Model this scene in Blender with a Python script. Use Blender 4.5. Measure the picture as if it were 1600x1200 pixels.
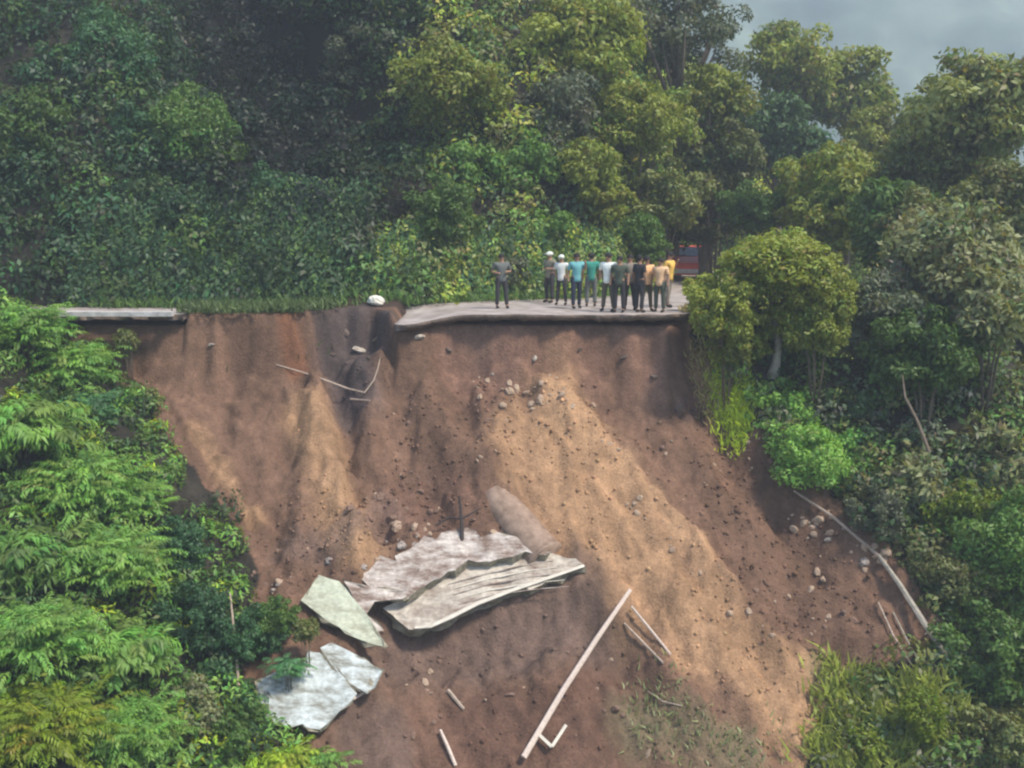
import bpy, math, random
import numpy as np
from mathutils import Vector, Matrix
R = math.radians
for o in list(bpy.data.objects): bpy.data.objects.remove(o)
rng = np.random.default_rng(7); random.seed(7)
sc = bpy.context.scene; COL = sc.collection
# ------------------------------------------------------------------ camera, sky, sun, exposure
CAM = np.array([0.0, -32.0, 3.0]); PITCH = R(9.0); FPX = 1700.0
cd = bpy.data.cameras.new('camera'); cam = bpy.data.objects.new('camera', cd); COL.objects.link(cam)
cam.location = CAM; cam.rotation_euler = (R(90) - PITCH, 0, 0)
cd.sensor_width = 36; cd.lens = 36 * FPX / 1600; cd.clip_start = 0.1; cd.clip_end = 6000
sc.camera = cam
SUN_EL, SUN_AZ = R(56), math.atan2(0.84, -0.54)       # azimuth measured from +Y towards +X
w = bpy.data.worlds.new('World'); sc.world = w; w.use_nodes = True
sky = w.node_tree.nodes.new('ShaderNodeTexSky'); sky.sky_type = 'NISHITA'; sky.sun_disc = False
sky.sun_elevation = SUN_EL; sky.sun_rotation = SUN_AZ
bg = w.node_tree.nodes['Background']; bg.inputs['Strength'].default_value = 0.13
w.node_tree.links.new(sky.outputs[0], bg.inputs['Color'])
sd = bpy.data.lights.new('sun', 'SUN'); sun = bpy.data.objects.new('sun', sd); COL.objects.link(sun)
sd.energy = 3.4; sd.angle = R(9); sd.color = (1.0, 0.93, 0.80)
ds = Vector((math.sin(SUN_AZ) * math.cos(SUN_EL), math.cos(SUN_AZ) * math.cos(SUN_EL), math.sin(SUN_EL)))
sun.rotation_euler = ds.to_track_quat('Z', 'Y').to_euler()
sc.view_settings.view_transform = 'Standard'; sc.view_settings.look = 'None'
sc.view_settings.exposure = 0.98; sc.view_settings.gamma = 1
sc.cycles.use_denoising = True
sc.cycles.max_bounces = 5; sc.cycles.diffuse_bounces = 3; sc.cycles.transmission_bounces = 3
sc.cycles.volume_bounces = 1; sc.cycles.sample_clamp_indirect = 4
sc.cycles.filter_width = 2.3

# ------------------------------------------------------------------ small helpers
CF = np.array([0, math.cos(PITCH), -math.sin(PITCH)]); CU = np.array([0, math.sin(PITCH), math.cos(PITCH)])
def ray(px, py):
    d = CF + np.array([1, 0, 0]) * (px - 800) / FPX - CU * (py - 600) / FPX
    return d                                     # unit advance along the view axis
def at(px, py, D):                               # point at forward distance D
    return CAM + ray(px, py) * D
def nrm(v): return v / np.maximum(np.linalg.norm(v, axis=-1, keepdims=True), 1e-9)
_perm = rng.random((256, 256))
def vnoise(x, y):
    xi = np.floor(x).astype(int); yi = np.floor(y).astype(int)
    fx = x - xi; fy = y - yi; fx = fx * fx * (3 - 2 * fx); fy = fy * fy * (3 - 2 * fy)
    g = lambda a, b: _perm[a & 255, b & 255]
    return (g(xi, yi) * (1 - fx) + g(xi + 1, yi) * fx) * (1 - fy) + (g(xi, yi + 1) * (1 - fx) + g(xi + 1, yi + 1) * fx) * fy
def fbm(x, y, o=4):
    s = 0; a = 1; t = 0
    for i in range(o):
        s = s + a * (vnoise(x * 2 ** i + 17.3 * i, y * 2 ** i + 9.1 * i) - .5); t += a; a *= .5
    return s / t * 2
def sstep(a, b, x):
    t = np.clip((x - a) / (b - a), 0, 1); return t * t * (3 - 2 * t)

def link(o, parent=None):
    COL.objects.link(o)
    if parent is not None: o.parent = parent
    return o
def tag(o, label=None, cat=None, group=None, kind=None):
    for k, v in (('label', label), ('category', cat), ('group', group), ('kind', kind)):
        if v: o[k] = v
    return o
def empty(name, loc, rz=0):
    o = bpy.data.objects.new(name, None); o.empty_display_size = .2
    o.location = [float(v) for v in loc]; o.rotation_euler = (0, 0, rz); return link(o)
def mesh_np(name, V, F, mat=None, col=None, smooth=False):
    """V (n,3), F (m,k) same-size faces"""
    me = bpy.data.meshes.new(name); V = np.asarray(V, np.float32); F = np.asarray(F, np.int32)
    k = F.shape[1]
    me.vertices.add(len(V)); me.vertices.foreach_set('co', V.ravel())
    me.loops.add(F.size); me.loops.foreach_set('vertex_index', F.ravel())
    me.polygons.add(len(F)); me.polygons.foreach_set('loop_start', np.arange(0, F.size, k, dtype=np.int32))
    if smooth: me.polygons.foreach_set('use_smooth', np.ones(len(F), bool))
    me.update(calc_edges=True)
    if col is not None:
        c = np.ones((len(V), 4), np.float32); c[:, :3] = col
        a = me.color_attributes.new('Col', 'FLOAT_COLOR', 'POINT'); a.data.foreach_set('color', c.ravel())
    if mat: me.materials.append(mat)
    return me
def obj(name, me, parent=None):
    return link(bpy.data.objects.new(name, me), parent)
class MB:                                        # collects polygons of one mesh
    def __init__(s): s.v = []; s.f = []
    def add(s, V, F):
        n = len(s.v); s.v += [tuple(float(c) for c in p) for p in V]; s.f += [tuple(i + n for i in f) for f in F]; return s
    def box(s, c, sz, M=None):
        c = np.array(c); h = np.array(sz) / 2
        V = [c + h * np.array([a, b, d]) for a in (-1, 1) for b in (-1, 1) for d in (-1, 1)]
        if M is not None: V = [tuple(M @ Vector(v)) for v in V]
        return s.add(V, [(0, 1, 3, 2), (4, 6, 7, 5), (0, 4, 5, 1), (2, 3, 7, 6), (0, 2, 6, 4), (1, 5, 7, 3)])
    def tube(s, P, rad, n=7, jit=0, flat=1):
        P = [np.array(p, float) for p in P]; rings = []; V = []
        for i, p in enumerate(P):
            a = P[max(i - 1, 0)]; b = P[min(i + 1, len(P) - 1)]; d = nrm(b - a)
            ref = np.array([0, 0, 1.]) if abs(d[2]) < .9 else np.array([1., 0, 0])
            u = nrm(np.cross(d, ref)); v = np.cross(u, d); r = rad[i] if hasattr(rad, '__len__') else rad
            for k in range(n):
                an = 2 * math.pi * k / n; rr = r * (1 + jit * (random.random() - .5))
                V.append(p + rr * (u * math.cos(an) + v * math.sin(an) * flat))
        F = []
        for i in range(len(P) - 1):
            for k in range(n):
                a = i * n + k; b = i * n + (k + 1) % n; F.append((a, b, b + n, a + n))
        F.append(tuple(range(n))[::-1]); F.append(tuple(range((len(P) - 1) * n, len(P) * n)))
        return s.add(V, F)
    def ball(s, c, r, sz=(1, 1, 1), n=10, m=6, rough=0):
        V = [np.array(c) + np.array([0, 0, r * sz[2]])]; F = []
        for i in range(1, m):
            th = math.pi * i / m
            for k in range(n):
                ph = 2 * math.pi * k / n; q = r * (1 + rough * (random.random() - .5))
                V.append(np.array(c) + q * np.array([math.sin(th) * math.cos(ph) * sz[0], math.sin(th) * math.sin(ph) * sz[1], math.cos(th) * sz[2]]))
        V.append(np.array(c) - np.array([0, 0, r * sz[2]]))
        for k in range(n): F.append((0, 1 + k, 1 + (k + 1) % n))
        for i in range(m - 2):
            for k in range(n):
                a = 1 + i * n + k; b = 1 + i * n + (k + 1) % n; F.append((a, a + n, b + n, b))
        e = 1 + (m - 1) * n
        for k in range(n): F.append((e, e - n + (k + 1) % n, e - n + k))
        return s.add(V, F)
    def build(s, name, mat, parent=None, smooth=False):
        me = bpy.data.meshes.new(name); me.from_pydata(s.v, [], s.f); me.materials.append(mat)
        if smooth: me.polygons.foreach_set('use_smooth', [True] * len(me.polygons))
        me.update(); return obj(name, me, parent)

# ------------------------------------------------------------------ materials
def newmat(name):
    m = bpy.data.materials.new(name); m.use_nodes = True; nt = m.node_tree
    return m, nt, nt.nodes['Principled BSDF'], nt.nodes['Material Output']
def simple(name, c, rough=.8, var=.25, scale=6, bump=.3, metal=0, c2=None):
    m, nt, p, out = newmat(name); N = nt.nodes.new; L = nt.links.new
    tc = N('ShaderNodeTexCoord'); no = N('ShaderNodeTexNoise'); no.inputs['Scale'].default_value = scale; no.inputs['Detail'].default_value = 6
    L(tc.outputs['Object'], no.inputs['Vector'])
    cr = N('ShaderNodeValToRGB'); cr.color_ramp.elements[0].position = .3; cr.color_ramp.elements[1].position = .7
    a = c2 if c2 else [v * (1 - var) for v in c]; b = c if c2 else [min(1, v * (1 + var)) for v in c]
    cr.color_ramp.elements[0].color = (*a, 1); cr.color_ramp.elements[1].color = (*b, 1)
    L(no.outputs['Fac'], cr.inputs[0]); L(cr.outputs[0], p.inputs['Base Color'])
    p.inputs['Roughness'].default_value = rough; p.inputs['Metallic'].default_value = metal
    if bump:
        bp = N('ShaderNodeBump'); bp.inputs['Strength'].default_value = bump; bp.inputs['Distance'].default_value = .03
        L(no.outputs['Fac'], bp.inputs['Height']); L(bp.outputs[0], p.inputs['Normal'])
    return m
def leafmat():
    m, nt, p, out = newmat('foliage'); N = nt.nodes.new; L = nt.links.new
    at_ = N('ShaderNodeAttribute'); at_.attribute_name = 'Col'; oi = N('ShaderNodeObjectInfo')
    mx = N('ShaderNodeMixRGB'); mx.blend_type = 'MULTIPLY'; mx.inputs[0].default_value = 1
    hs = N('ShaderNodeHueSaturation'); hs.inputs['Saturation'].default_value = 1.02; hs.inputs['Value'].default_value = 1.8
    L(at_.outputs['Color'], mx.inputs[1]); L(oi.outputs['Color'], mx.inputs[2])
    L(mx.outputs[0], hs.inputs['Color']); L(hs.outputs[0], p.inputs['Base Color']); p.inputs['Roughness'].default_value = .5
    p.inputs['Specular IOR Level'].default_value = .35
    tr = N('ShaderNodeBsdfTranslucent'); ms = N('ShaderNodeMixShader'); ms.inputs[0].default_value = .3
    br = N('ShaderNodeMixRGB'); br.blend_type = 'MULTIPLY'; br.inputs[0].default_value = 1; br.inputs[2].default_value = (1.5, 1.35, .5, 1)
    L(hs.outputs[0], br.inputs[1]); L(br.outputs[0], tr.inputs['Color'])
    L(p.outputs[0], ms.inputs[1]); L(tr.outputs[0], ms.inputs[2]); L(ms.outputs[0], out.inputs['Surface'])
    return m
def soilmat():
    m, nt, p, out = newmat('slide_soil'); N = nt.nodes.new; L = nt.links.new
    a = N('ShaderNodeAttribute'); a.attribute_name = 'Col'
    tc = N('ShaderNodeTexCoord')
    n1 = N('ShaderNodeTexNoise'); n1.inputs['Scale'].default_value = 3.2; n1.inputs['Detail'].default_value = 9; n1.inputs['Roughness'].default_value = .7
    n2 = N('ShaderNodeTexNoise'); n2.inputs['Scale'].default_value = 16; n2.inputs['Detail'].default_value = 5
    L(tc.outputs['Object'], n1.inputs['Vector']); L(tc.outputs['Object'], n2.inputs['Vector'])
    r1 = N('ShaderNodeMapRange'); r1.inputs[1].default_value = .3; r1.inputs[2].default_value = .7; r1.inputs[3].default_value = .72; r1.inputs[4].default_value = 1.22
    L(n1.outputs['Fac'], r1.inputs[0])
    r2 = N('ShaderNodeMapRange'); r2.inputs[1].default_value = .3; r2.inputs[2].default_value = .7; r2.inputs[3].default_value = .8; r2.inputs[4].default_value = 1.2
    L(n2.outputs['Fac'], r2.inputs[0])
    mu = N('ShaderNodeMath'); mu.operation = 'MULTIPLY'; L(r1.outputs[0], mu.inputs[0]); L(r2.outputs[0], mu.inputs[1])
    mx = N('ShaderNodeVectorMath'); mx.operation = 'SCALE'; L(a.outputs['Color'], mx.inputs[0]); L(mu.outputs[0], mx.inputs['Scale'])
    L(mx.outputs[0], p.inputs['Base Color']); p.inputs['Roughness'].default_value = .92; p.inputs['Specular IOR Level'].default_value = .2
    ad = N('ShaderNodeMath'); ad.operation = 'ADD'; L(n1.outputs['Fac'], ad.inputs[0]); L(n2.outputs['Fac'], ad.inputs[1])
    bp = N('ShaderNodeBump'); bp.inputs['Strength'].default_value = .55; bp.inputs['Distance'].default_value = .06
    L(ad.outputs[0], bp.inputs['Height']); L(bp.outputs[0], p.inputs['Normal'])
    return m
M_LEAF = leafmat(); M_SOIL = soilmat()
M_BARK = simple('bark', (.16, .12, .085), scale=9); M_PALEBARK = simple('pale_bark', (.34, .30, .24), scale=9)
M_ROAD = simple('road_surface', (.48, .42, .39), scale=1.6, var=.18, c2=(.25, .20, .17))
M_ROADSIDE = simple('road_broken_edge', (.16, .115, .09), scale=9, bump=.8)
M_STRIP = simple('pale_strip', (.5, .47, .45), scale=5)
def slabmat(name, c, dirt=(.17, .11, .08), amt=.42, scale=1.6):
    m = simple(name, c, scale=9, bump=.6, var=.2); nt = m.node_tree; N = nt.nodes.new; L = nt.links.new; p = nt.nodes['Principled BSDF']
    src = p.inputs['Base Color'].links[0].from_socket; tc = N('ShaderNodeTexCoord'); no = N('ShaderNodeTexNoise'); no.inputs['Scale'].default_value = scale; no.inputs['Detail'].default_value = 8; no.inputs['Roughness'].default_value = .7
    mp = N('ShaderNodeMapping'); mp.inputs['Scale'].default_value = (.7, 1.6, 1.6); L(tc.outputs['Object'], mp.inputs[0]); L(mp.outputs[0], no.inputs['Vector'])
    r = N('ShaderNodeMapRange'); r.inputs[1].default_value = amt - .06; r.inputs[2].default_value = amt + .16; L(no.outputs['Fac'], r.inputs[0])
    mx = N('ShaderNodeMixRGB'); mx.inputs[1].default_value = (*dirt, 1); L(r.outputs[0], mx.inputs[0]); L(src, mx.inputs[2]); L(mx.outputs[0], p.inputs['Base Color']); return m
M_SLAB = slabmat('slab_concrete', (.52, .46, .38), amt=.40); M_SLABW = slabmat('slab_pale', (.58, .515, .46), amt=.46, scale=2.4)
M_SLABG = slabmat('slab_greenish', (.44, .46, .35), (.22, .20, .13), .36); M_SLABB = slabmat('slab_bluish', (.50, .54, .53), (.16, .15, .11), .42, 2.2)
M_LIP = simple('slab_lip', (.66, .60, .50), scale=5, var=.15)
M_BROKEN = simple('broken_concrete', (.30, .27, .19), scale=7, c2=(.12, .10, .07), bump=1)
M_PIPE = simple('muddy_pipe', (.36, .25, .185), scale=5, c2=(.20, .13, .09), bump=.9)
M_WOOD = simple('pale_wood', (.62, .50, .42), scale=14, var=.15); M_WOOD2 = simple('dull_wood', (.40, .31, .24), scale=12)
M_DARKWOOD = simple('dark_wood', (.05, .035, .03), scale=12)
M_ROCK = simple('pale_rock', (.42, .30, .21), scale=5, bump=.7); M_WHITEROCK = simple('white_rock', (.72, .68, .58), scale=6, bump=.5)
M_BROWNROCK = simple('brown_rock', (.22, .135, .095), scale=5, bump=.7)

# ------------------------------------------------------------------ plants: what grows where (read by the terrain too)
G_DARK = (.030, .060, .026); G_BLUE = (.036, .082, .034); G_MID = (.055, .105, .028); G_YEL = (.145, .185, .038); G_OLIVE = (.085, .105, .04)
G_BRIGHT = (.095, .185, .045); G_LIME = (.16, .23, .025); G_PALE = (.17, .20, .11); G_GREY = (.075, .095, .065)
warm = lambda c: (c[0] * 1.10, c[1] * 1.02, c[2] * .88)
G_DARK, G_MID, G_YEL, G_OLIVE, G_BRIGHT, G_LIME, G_PALE, G_GREY = [warm(c) for c in (G_DARK, G_MID, G_YEL, G_OLIVE, G_BRIGHT, G_LIME, G_PALE, G_GREY)]
gH = 'trees and bushes on the steep hillside'; gL = 'leafy bushes left of the slide'; gR = 'trees and bushes right of the slide'; gS = 'trees on the far skyline'
T = lambda c, k=1.0: tuple(v * k for v in c)
PL = [
 # hillside, left
 ('big', 60, 60, 43, 2.6, T(G_BLUE, 1.0), 'dark bluish-green tree in the top left corner', gH, 'tree'),
 ('big', 175, 120, 42, 1.9, T(G_BLUE, 1.15), 'leafy bluish-green bush just right of the top left corner tree', gH),
 ('med', 70, 215, 40.5, 1.6, T(G_MID, .8), 'dull green bush at the left edge, halfway down the hillside', gH),
 ('med', 190, 250, 40.5, 1.5, T(G_BLUE, .9), 'dark bush left of the rounded creeper mound', gH),
 ('big', 300, 235, 40.5, 1.75, T(G_MID, 1.15), 'rounded mound of brighter creepers on the left of the dark hollow', gH, 'shrub'),
 ('med', 60, 330, 39.6, 1.3, T(G_DARK, 1.3), 'dark low bush at the left edge above the road', gH),
 ('med', 410, 330, 40, 1.25, T(G_BLUE, .9), 'dark green bush below the rounded creeper mound', gH),
 ('med', 300, 345, 39.5, 1.2, T(G_BLUE, .8), 'dark creeper-covered bush above the left of the road', gH),
 # around the hollow
 ('open', 520, 40, 49, 1.8, T(G_GREY, .22), 'shade-tinted bush hanging over the dark hollow near the top', gH),  # tint taken near black to carry the hollow's shade
 ('small', 525, 300, 42, .8, T(G_GREY, 1.3), 'greyish long-leaved plant at the foot of the dark hollow', gH),
 ('open', 610, 110, 44, 1.6, T(G_GREY, .7), 'grey-green bush on the right lip of the dark hollow', gH),
 # spur
 ('big', 700, 150, 41, 2.2, T(G_YEL, .8), 'olive-green tree on the left flank of the spur', gH, 'tree'),
 ('big', 720, 20, 45, 2.4, T(G_GREY, 1.15), 'dull green tree at the top middle of the hillside', gH, 'tree'),
 ('big', 900, 90, 43, 2.9, T(G_YEL, 1.0), 'large yellow-green tree at the top of the spur', gH, 'tree'),
 ('big', 870, 200, 41, 1.9, T(G_GREY, .85), 'dark grey-green bush under the large yellow-green tree', gH),
 ('big', 1000, 190, 42, 2.0, T(G_YEL, .95), 'yellow-green bush on the right shoulder of the spur', gH),
 ('med', 780, 270, 39.5, 1.5, T(G_MID, 1.6), 'mid-green bush right above the bank of the road', gH),
 ('med', 700, 330, 39, 1.2, T(G_MID, .9), 'dark green bush above the pale boulder side of the road', gH),
 ('med', 930, 300, 40, 1.5, T(G_YEL, .85), 'green bush above the heads of the group of people', gH),
 ('med', 860, 360, 39.3, 1.0, T(G_BRIGHT, .8), 'light green bush directly behind the left people of the group', gH),
 ('med', 1040, 310, 42, 1.5, T(G_OLIVE, 1.3), 'olive bush above the right end of the group', gH),
 ('med', 1010, 380, 40.5, .9, T(G_BRIGHT, .6), 'dark green bush close behind the people in peach shirts', gH),
 ('open', 1060, 60, 47, 2.2, T(G_GREY, .9), 'dull tree at the top right end of the hillside', gH, 'tree'),
 ('med', 1110, 160, 46, 1.6, T(G_YEL, .85), 'yellow-green tree at the right end of the hillside', gH, 'tree'),
 ('med', 1120, 270, 46, 1.7, T(G_OLIVE, .9), 'brownish-green bush above the red car', gH),
 ('med', 1100, 350, 47, 1.2, T(G_OLIVE, .6), 'dark brownish bush directly behind the red car', gH),
 ('small', 800, 425, 37.6, .75, T(G_GREY, 1.1), 'grey-green shrub beside the leftmost person', gH),
 # skyline
 ('open', 1235, 110, 60, 3.4, T(G_YEL, .95), 'tall ragged tree with yellow-green top against the far mountain', gS, 'tree'),
 ('med', 1320, 150, 62, 3.0, T(G_YEL, .9), 'yellow-green tree right of the tall ragged tree on the skyline', gS, 'tree'),
 ('med', 1215, 230, 55, 2.6, T(G_DARK, 1.5), 'dark tree under the tall ragged skyline tree', gS, 'tree'),
 ('big', 1390, 240, 56, 2.8, T(G_YEL, .8), 'soft green tree in the dip of the skyline', gS, 'tree'),
 ('big', 1530, 190, 40, 3.0, T(G_OLIVE, 1.6), 'tall olive tree rising against the mountain at the right edge', gR, 'tree'),
 ('big', 1460, 270, 41, 2.2, T(G_OLIVE, 1.2), 'olive tree left of the tall tree at the right edge', gR, 'tree'),
 ('med', 1290, 330, 42, 2.0, T(G_YEL, .9), 'light green bush behind the round tree', gR),
 ('med', 1170, 330, 44, 1.2, T(G_MID, 1.0), 'green bush between the hillside and the round tree', gR),
 ('med', 1390, 370, 38, 2.0, T(G_MID, .9), 'mid-green tree right of the round tree', gR, 'tree'),
 # right of the slide
 ('bigw', 1215, 432, 31.5, 1.75, T(G_YEL, 1.0), 'round-crowned yellow-green tree at the right end of the road', gR, 'tree'),
 ('big', 1280, 490, 31, 1.25, T(G_YEL, .85), 'right lower half of the round tree clump, dark beneath', gR, 'shrub'),
 ('med', 1140, 480, 31.3, 1.05, T(G_YEL, 1.0), 'small bright bush where the road ends, left of the round tree', gR),
 ('small', 1094, 450, 33, .62, T(G_YEL, 1.1), 'small light shrub at the road end in front of the red car', gR),
 ('big', 1490, 420, 32, 2.3, T(G_PALE, .8), 'pale grey-green tree at the right edge, level with the road', gR, 'tree'),
 ('big', 1400, 500, 32, 1.7, T(G_GREY, 1.2), 'dusky tree in the middle of the right side', gR, 'tree'),
 ('med', 1560, 560, 29, 1.7, T(G_GREY, .8), 'dark tree at the right edge with hanging branches', gR, 'tree'),
 ('med', 1240, 600, 31.6, 1.1, T(G_BLUE, .9), 'dark bluish bush below the round tree', gR),
 ('med', 1220, 645, 29.6, 1.0, T(G_BRIGHT, 1.4), 'bright green bush on the rim, upper of two', gR),
 ('big', 1280, 715, 28.5, 1.4, T(G_BRIGHT, 1.5), 'bright green bush on the rim, lower of two', gR),
 ('pale', 1500, 640, 28, 1.4, T(G_PALE, .75), 'pale-leaved bush right of the dark gap', gR),
 ('pale', 1420, 760, 26.5, 1.1, T(G_PALE, .8), 'pale-leaved bush just below the dark gap', gR),
 ('pale', 1540, 740, 26, 1.3, T(G_PALE, .8), 'pale-leaved bush at the right edge under the dark tree', gR),
 ('med', 1465, 800, 26, .9, T(G_LIME, .6), 'yellowish bush in the middle of the pale-leaved bushes', gR),
 ('med', 1370, 800, 26.8, .75, T(G_GREY, .9), 'dull bush hanging over the right rim of the slide', gR),
 ('big', 1480, 900, 24.5, 1.1, T(G_OLIVE, 1.0), 'green bush above the long dead trunk', gR),
 ('big', 1570, 880, 23.5, 1.2, T(G_BRIGHT, .8), 'fresh green bush at the right edge, low down', gR),
 ('med', 1540, 1010, 22, 1.1, T(G_MID, 1.1), 'green bush right of the foot of the long dead trunk', gR),
 ('med', 1440, 1130, 21, .65, T(G_LIME, .6), 'yellow-green low bush at the bottom right', gR),
 ('med', 1550, 1150, 20.5, 1.0, T(G_OLIVE, 1.2), 'olive bush in the bottom right corner', gR),
 ('small', 1350, 1160, 21.3, .5, T(G_LIME, .65), 'small yellow-green weed clump at the foot of the slide', gR),
 # left of the slide
 ('spray', 40, 500, 29, 1.25, T(G_BRIGHT, 1.0), 'bright feathery bush at the left edge, level with the road', gL),
 ('spray', 110, 560, 27.5, 1.2, T(G_BRIGHT, 1.15), 'bright feathery bush just below the kerb end', gL),
 ('frond', 30, 650, 25, 1.1, T(G_BRIGHT, .95), 'drooping frond bush at the left edge', gL),
 ('spray', 140, 630, 26, .85, T(G_BLUE, 1.5), 'bluish-green bush near the upper left rim of the slide', gL),
 ('spray', 120, 740, 24.5, 1.15, T(G_BRIGHT, 1.1), 'vivid green bush in the middle of the left slope', gL),
 ('spray', 205, 770, 24, .9, T(G_BRIGHT, 1.0), 'green bush at the left rim of the slide, middle', gL),
 ('frond', 60, 850, 21.5, .9, T(G_MID, 1.3), 'dull green fronds at the left edge, lower half', gL),
 ('spray', 180, 860, 22, .95, T(G_BRIGHT, 1.05), 'dense green bush of the lower left slope', gL),
 ('med', 285, 850, 23.5, .7, T(G_BLUE, 1.1), 'dark bush standing against the slide, lower left', gL),
 ('spray', 60, 980, 19.5, .95, T(G_BRIGHT, 1.05), 'leafy bush at the left edge near the bottom', gL),
 ('frond', 190, 1000, 20, .8, T(G_BRIGHT, .95), 'frond clump of the bottom left', gL),
 ('med', 310, 960, 22.5, .8, T(G_BLUE, .9), 'dark blue-green bush left of the fallen slabs', gL),
 ('med', 410, 990, 23, .55, T(G_BLUE, 1.2), 'dark bush just left of the greenish slab', gL),
 ('spray', 60, 1120, 18, .95, T(G_LIME, .6), 'yellow-green bush in the bottom left corner', gL),
 ('spray', 200, 1130, 18.5, .85, T(G_BRIGHT, 1.0), 'bright leafy clump right of the corner bush', gL),
 ('pale', 300, 1100, 19.5, .6, T(G_PALE, .8), 'broad pale-leaved plant left of the bluish slabs', gL),
 ('frond', 350, 1180, 19, .5, T(G_BRIGHT, .9), 'small fronds at the bottom edge', gL),
 ('small', 232, 625, 28.5, .5, T(G_OLIVE, 1.3), 'straggly dry bush on the upper left rim of the slide', gL),
 ('small', 200, 530, 30.5, .5, T(G_OLIVE, 1.1), 'small dry bush just under the kerb', gL),
 ('med', 1330, 560, 31, 1.1, T(G_GREY, .9), 'dusky understory bush right of the round tree trunk', gR),
 ('med', 1450, 555, 30, 1.3, T(G_MID, .8), 'green understory bush between the trunks of the dusky trees', gR),
 ('pale', 1550, 480, 30, 1.3, T(G_PALE, .8), 'pale-leaved bush at the right edge level with the broken road', gR),
 ('med', 1160, 540, 31.5, .8, T(G_YEL, .9), 'yellow-green skirt of leaves under the left side of the round tree', gR),
 ('med', 1200, 575, 31.2, .75, T(G_BLUE, .9), 'dark shrub at the foot of the round tree trunk', gR),
 ('med', 1385, 600, 32, 1.1, T(G_DARK, 1.0), 'very dark shrub at the back of the dark gap', gR),
 ('med', 1310, 640, 31, .8, T(G_DARK, 1.4), 'dark shrub between the bright rim bushes and the dark gap', gR),
 ('big', 1330, 300, 47, 2.2, T(G_YEL, 1.0), 'soft yellow-green tree filling the gap behind the round tree', gR, 'tree'),
 ('med', 1440, 380, 36.5, 1.6, T(G_OLIVE, 1.1), 'olive crown wedged between the mid-green and the pale grey-green trees', gR, 'tree'),
 ('big', 1570, 330, 37, 2.1, T(G_OLIVE, 1.0), 'olive crown under the tall tree at the right edge', gR, 'tree'),
 ('med', 430, 965, 23.5, .5, T(G_MID, 1.1), 'dull green bush touching the left corner of the greenish slab', gL),
 ('frond', 385, 1075, 22, .5, T(G_BLUE, 1.3), 'dark fronds overhanging the broad bluish slab', gL),
 ('frond', 450, 1035, 22.5, .4, T(G_BLUE, 1.6), 'small dark fronds between the greenish and the bluish slabs', gL),
 ('small', 340, 1050, 22, .5, T(G_BLUE, 1.1), 'low dark bush behind the pale bare stem', gL),
 ('frond', 440, 1178, 20.5, .6, T(G_LIME, .9), 'lime-green fronds under the broad bluish slab', gL),
 ('med', 370, 1150, 20.5, .6, T(G_MID, 1.1), 'mid-green bush at the bottom edge, left of the lime fronds', gL),
 ('frond', 500, 1185, 20.5, .45, T(G_BRIGHT, 1.0), 'green fronds at the bottom edge, nearest the open soil', gL),
 ('small', 478, 982, 25.3, .42, T(G_OLIVE, 1.1), 'little olive bush tucked under the tip of the greenish slab', gL),
 ('med', 360, 1000, 23, .6, T(G_BLUE, 1.3), 'dark leafy bush above the pale bare stem', gL),
]
# ------------------------------------------------------------------ terrain height
TX = np.array([-60, -18, -12, -8, -4, 0, 4, 8, 12, 18, 60.])
TT = np.array([0, 1, 4, 8, 12, 20, 40, 90.])
TZ = np.array([
 [0, 0, 0, 0, 0, 0, 0, -.5, -1, -1, -2],
 [-.6, -.5, -.6, -.8, -.8, -.8, -.9, -2.0, -1.8, -1.5, -3],
 [-1.5, -1.2, -2.2, -3.2, -3.6, -3.5, -3.9, -4.0, -3.8, -3.0, -6],
 [-3.5, -3.0, -4.2, -5.6, -6.6, -6.9, -7.3, -7.5, -7.2, -6.0, -10],
 [-6, -5.0, -6.8, -8.4, -9.8, -10.6, -11.0, -11.4, -11.2, -10, -14],
 [-11, -10, -12, -14, -15.5, -17, -17.5, -18, -18, -17, -20],
 [-22, -22, -24, -26, -27, -28, -29, -30, -29, -28, -30],
 [-50, -50, -50, -52, -54, -55, -55, -55, -55, -52, -55.]])
GX = np.arange(-60, 60.01, .2); GT = np.arange(-2, 90.01, .2)
_rows = np.array([np.interp(GX, TX, r) for r in TZ])
_G = np.array([[0.] * len(GX) for _ in GT])
for j in range(len(GX)): _G[:, j] = np.interp(GT, TT, _rows[:, j])
def blur(A, n, ax):
    k = np.ones(n) / n; pad = [(0, 0), (0, 0)]; pad[ax] = (n // 2, n // 2)
    return np.apply_along_axis(lambda r: np.convolve(r, k, 'valid'), ax, np.pad(A, pad, mode='edge'))
for _ in range(2): _G = blur(_G, 7, 0); _G = blur(_G, 13, 1)
def tab(x, t):
    fx = np.clip((x + 60) / .2, 0, len(GX) - 1.001); ft = np.clip((t + 2) / .2, 0, len(GT) - 1.001)
    i = fx.astype(int); j = ft.astype(int); a = fx - i; b = ft - j
    return (_G[j, i] * (1 - a) + _G[j, i + 1] * a) * (1 - b) + (_G[j + 1, i] * (1 - a) + _G[j + 1, i + 1] * a) * b
EX = np.array([-60, -13.5, -10, -7, -6.5, -5.9, -5.2, -4.4, -3.8, -3.4, -1, 1, 3, 4.6, 5.6, 7, 8.6, 9.6, 10.6, 12, 60.])
EY = np.array([.1, .1, 0, .1, .2, 1.0, 1.8, 1.7, .9, .2, .25, 0, .1, .0, .8, 3, 7, 11, 17, 24, 40.])
def edge(x): return np.interp(x, EX, EY) + .18 * fbm(x * 1.4, x * 0 + 3.1, 3)      # road's broken outer edge
BX = np.array([-60, -14, -6.5, -3.5, -1, 2, 4, 5.5, 6.1, 7, 9, 12, 18, 60.]); BY = np.array([2.7, 2.7, 2.9, 4.0, 5.3, 6.4, 8, 11, 16, 21, 24, 26, 28, 40.])
def ybank(x): return np.interp(x, BX, BY)
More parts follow.
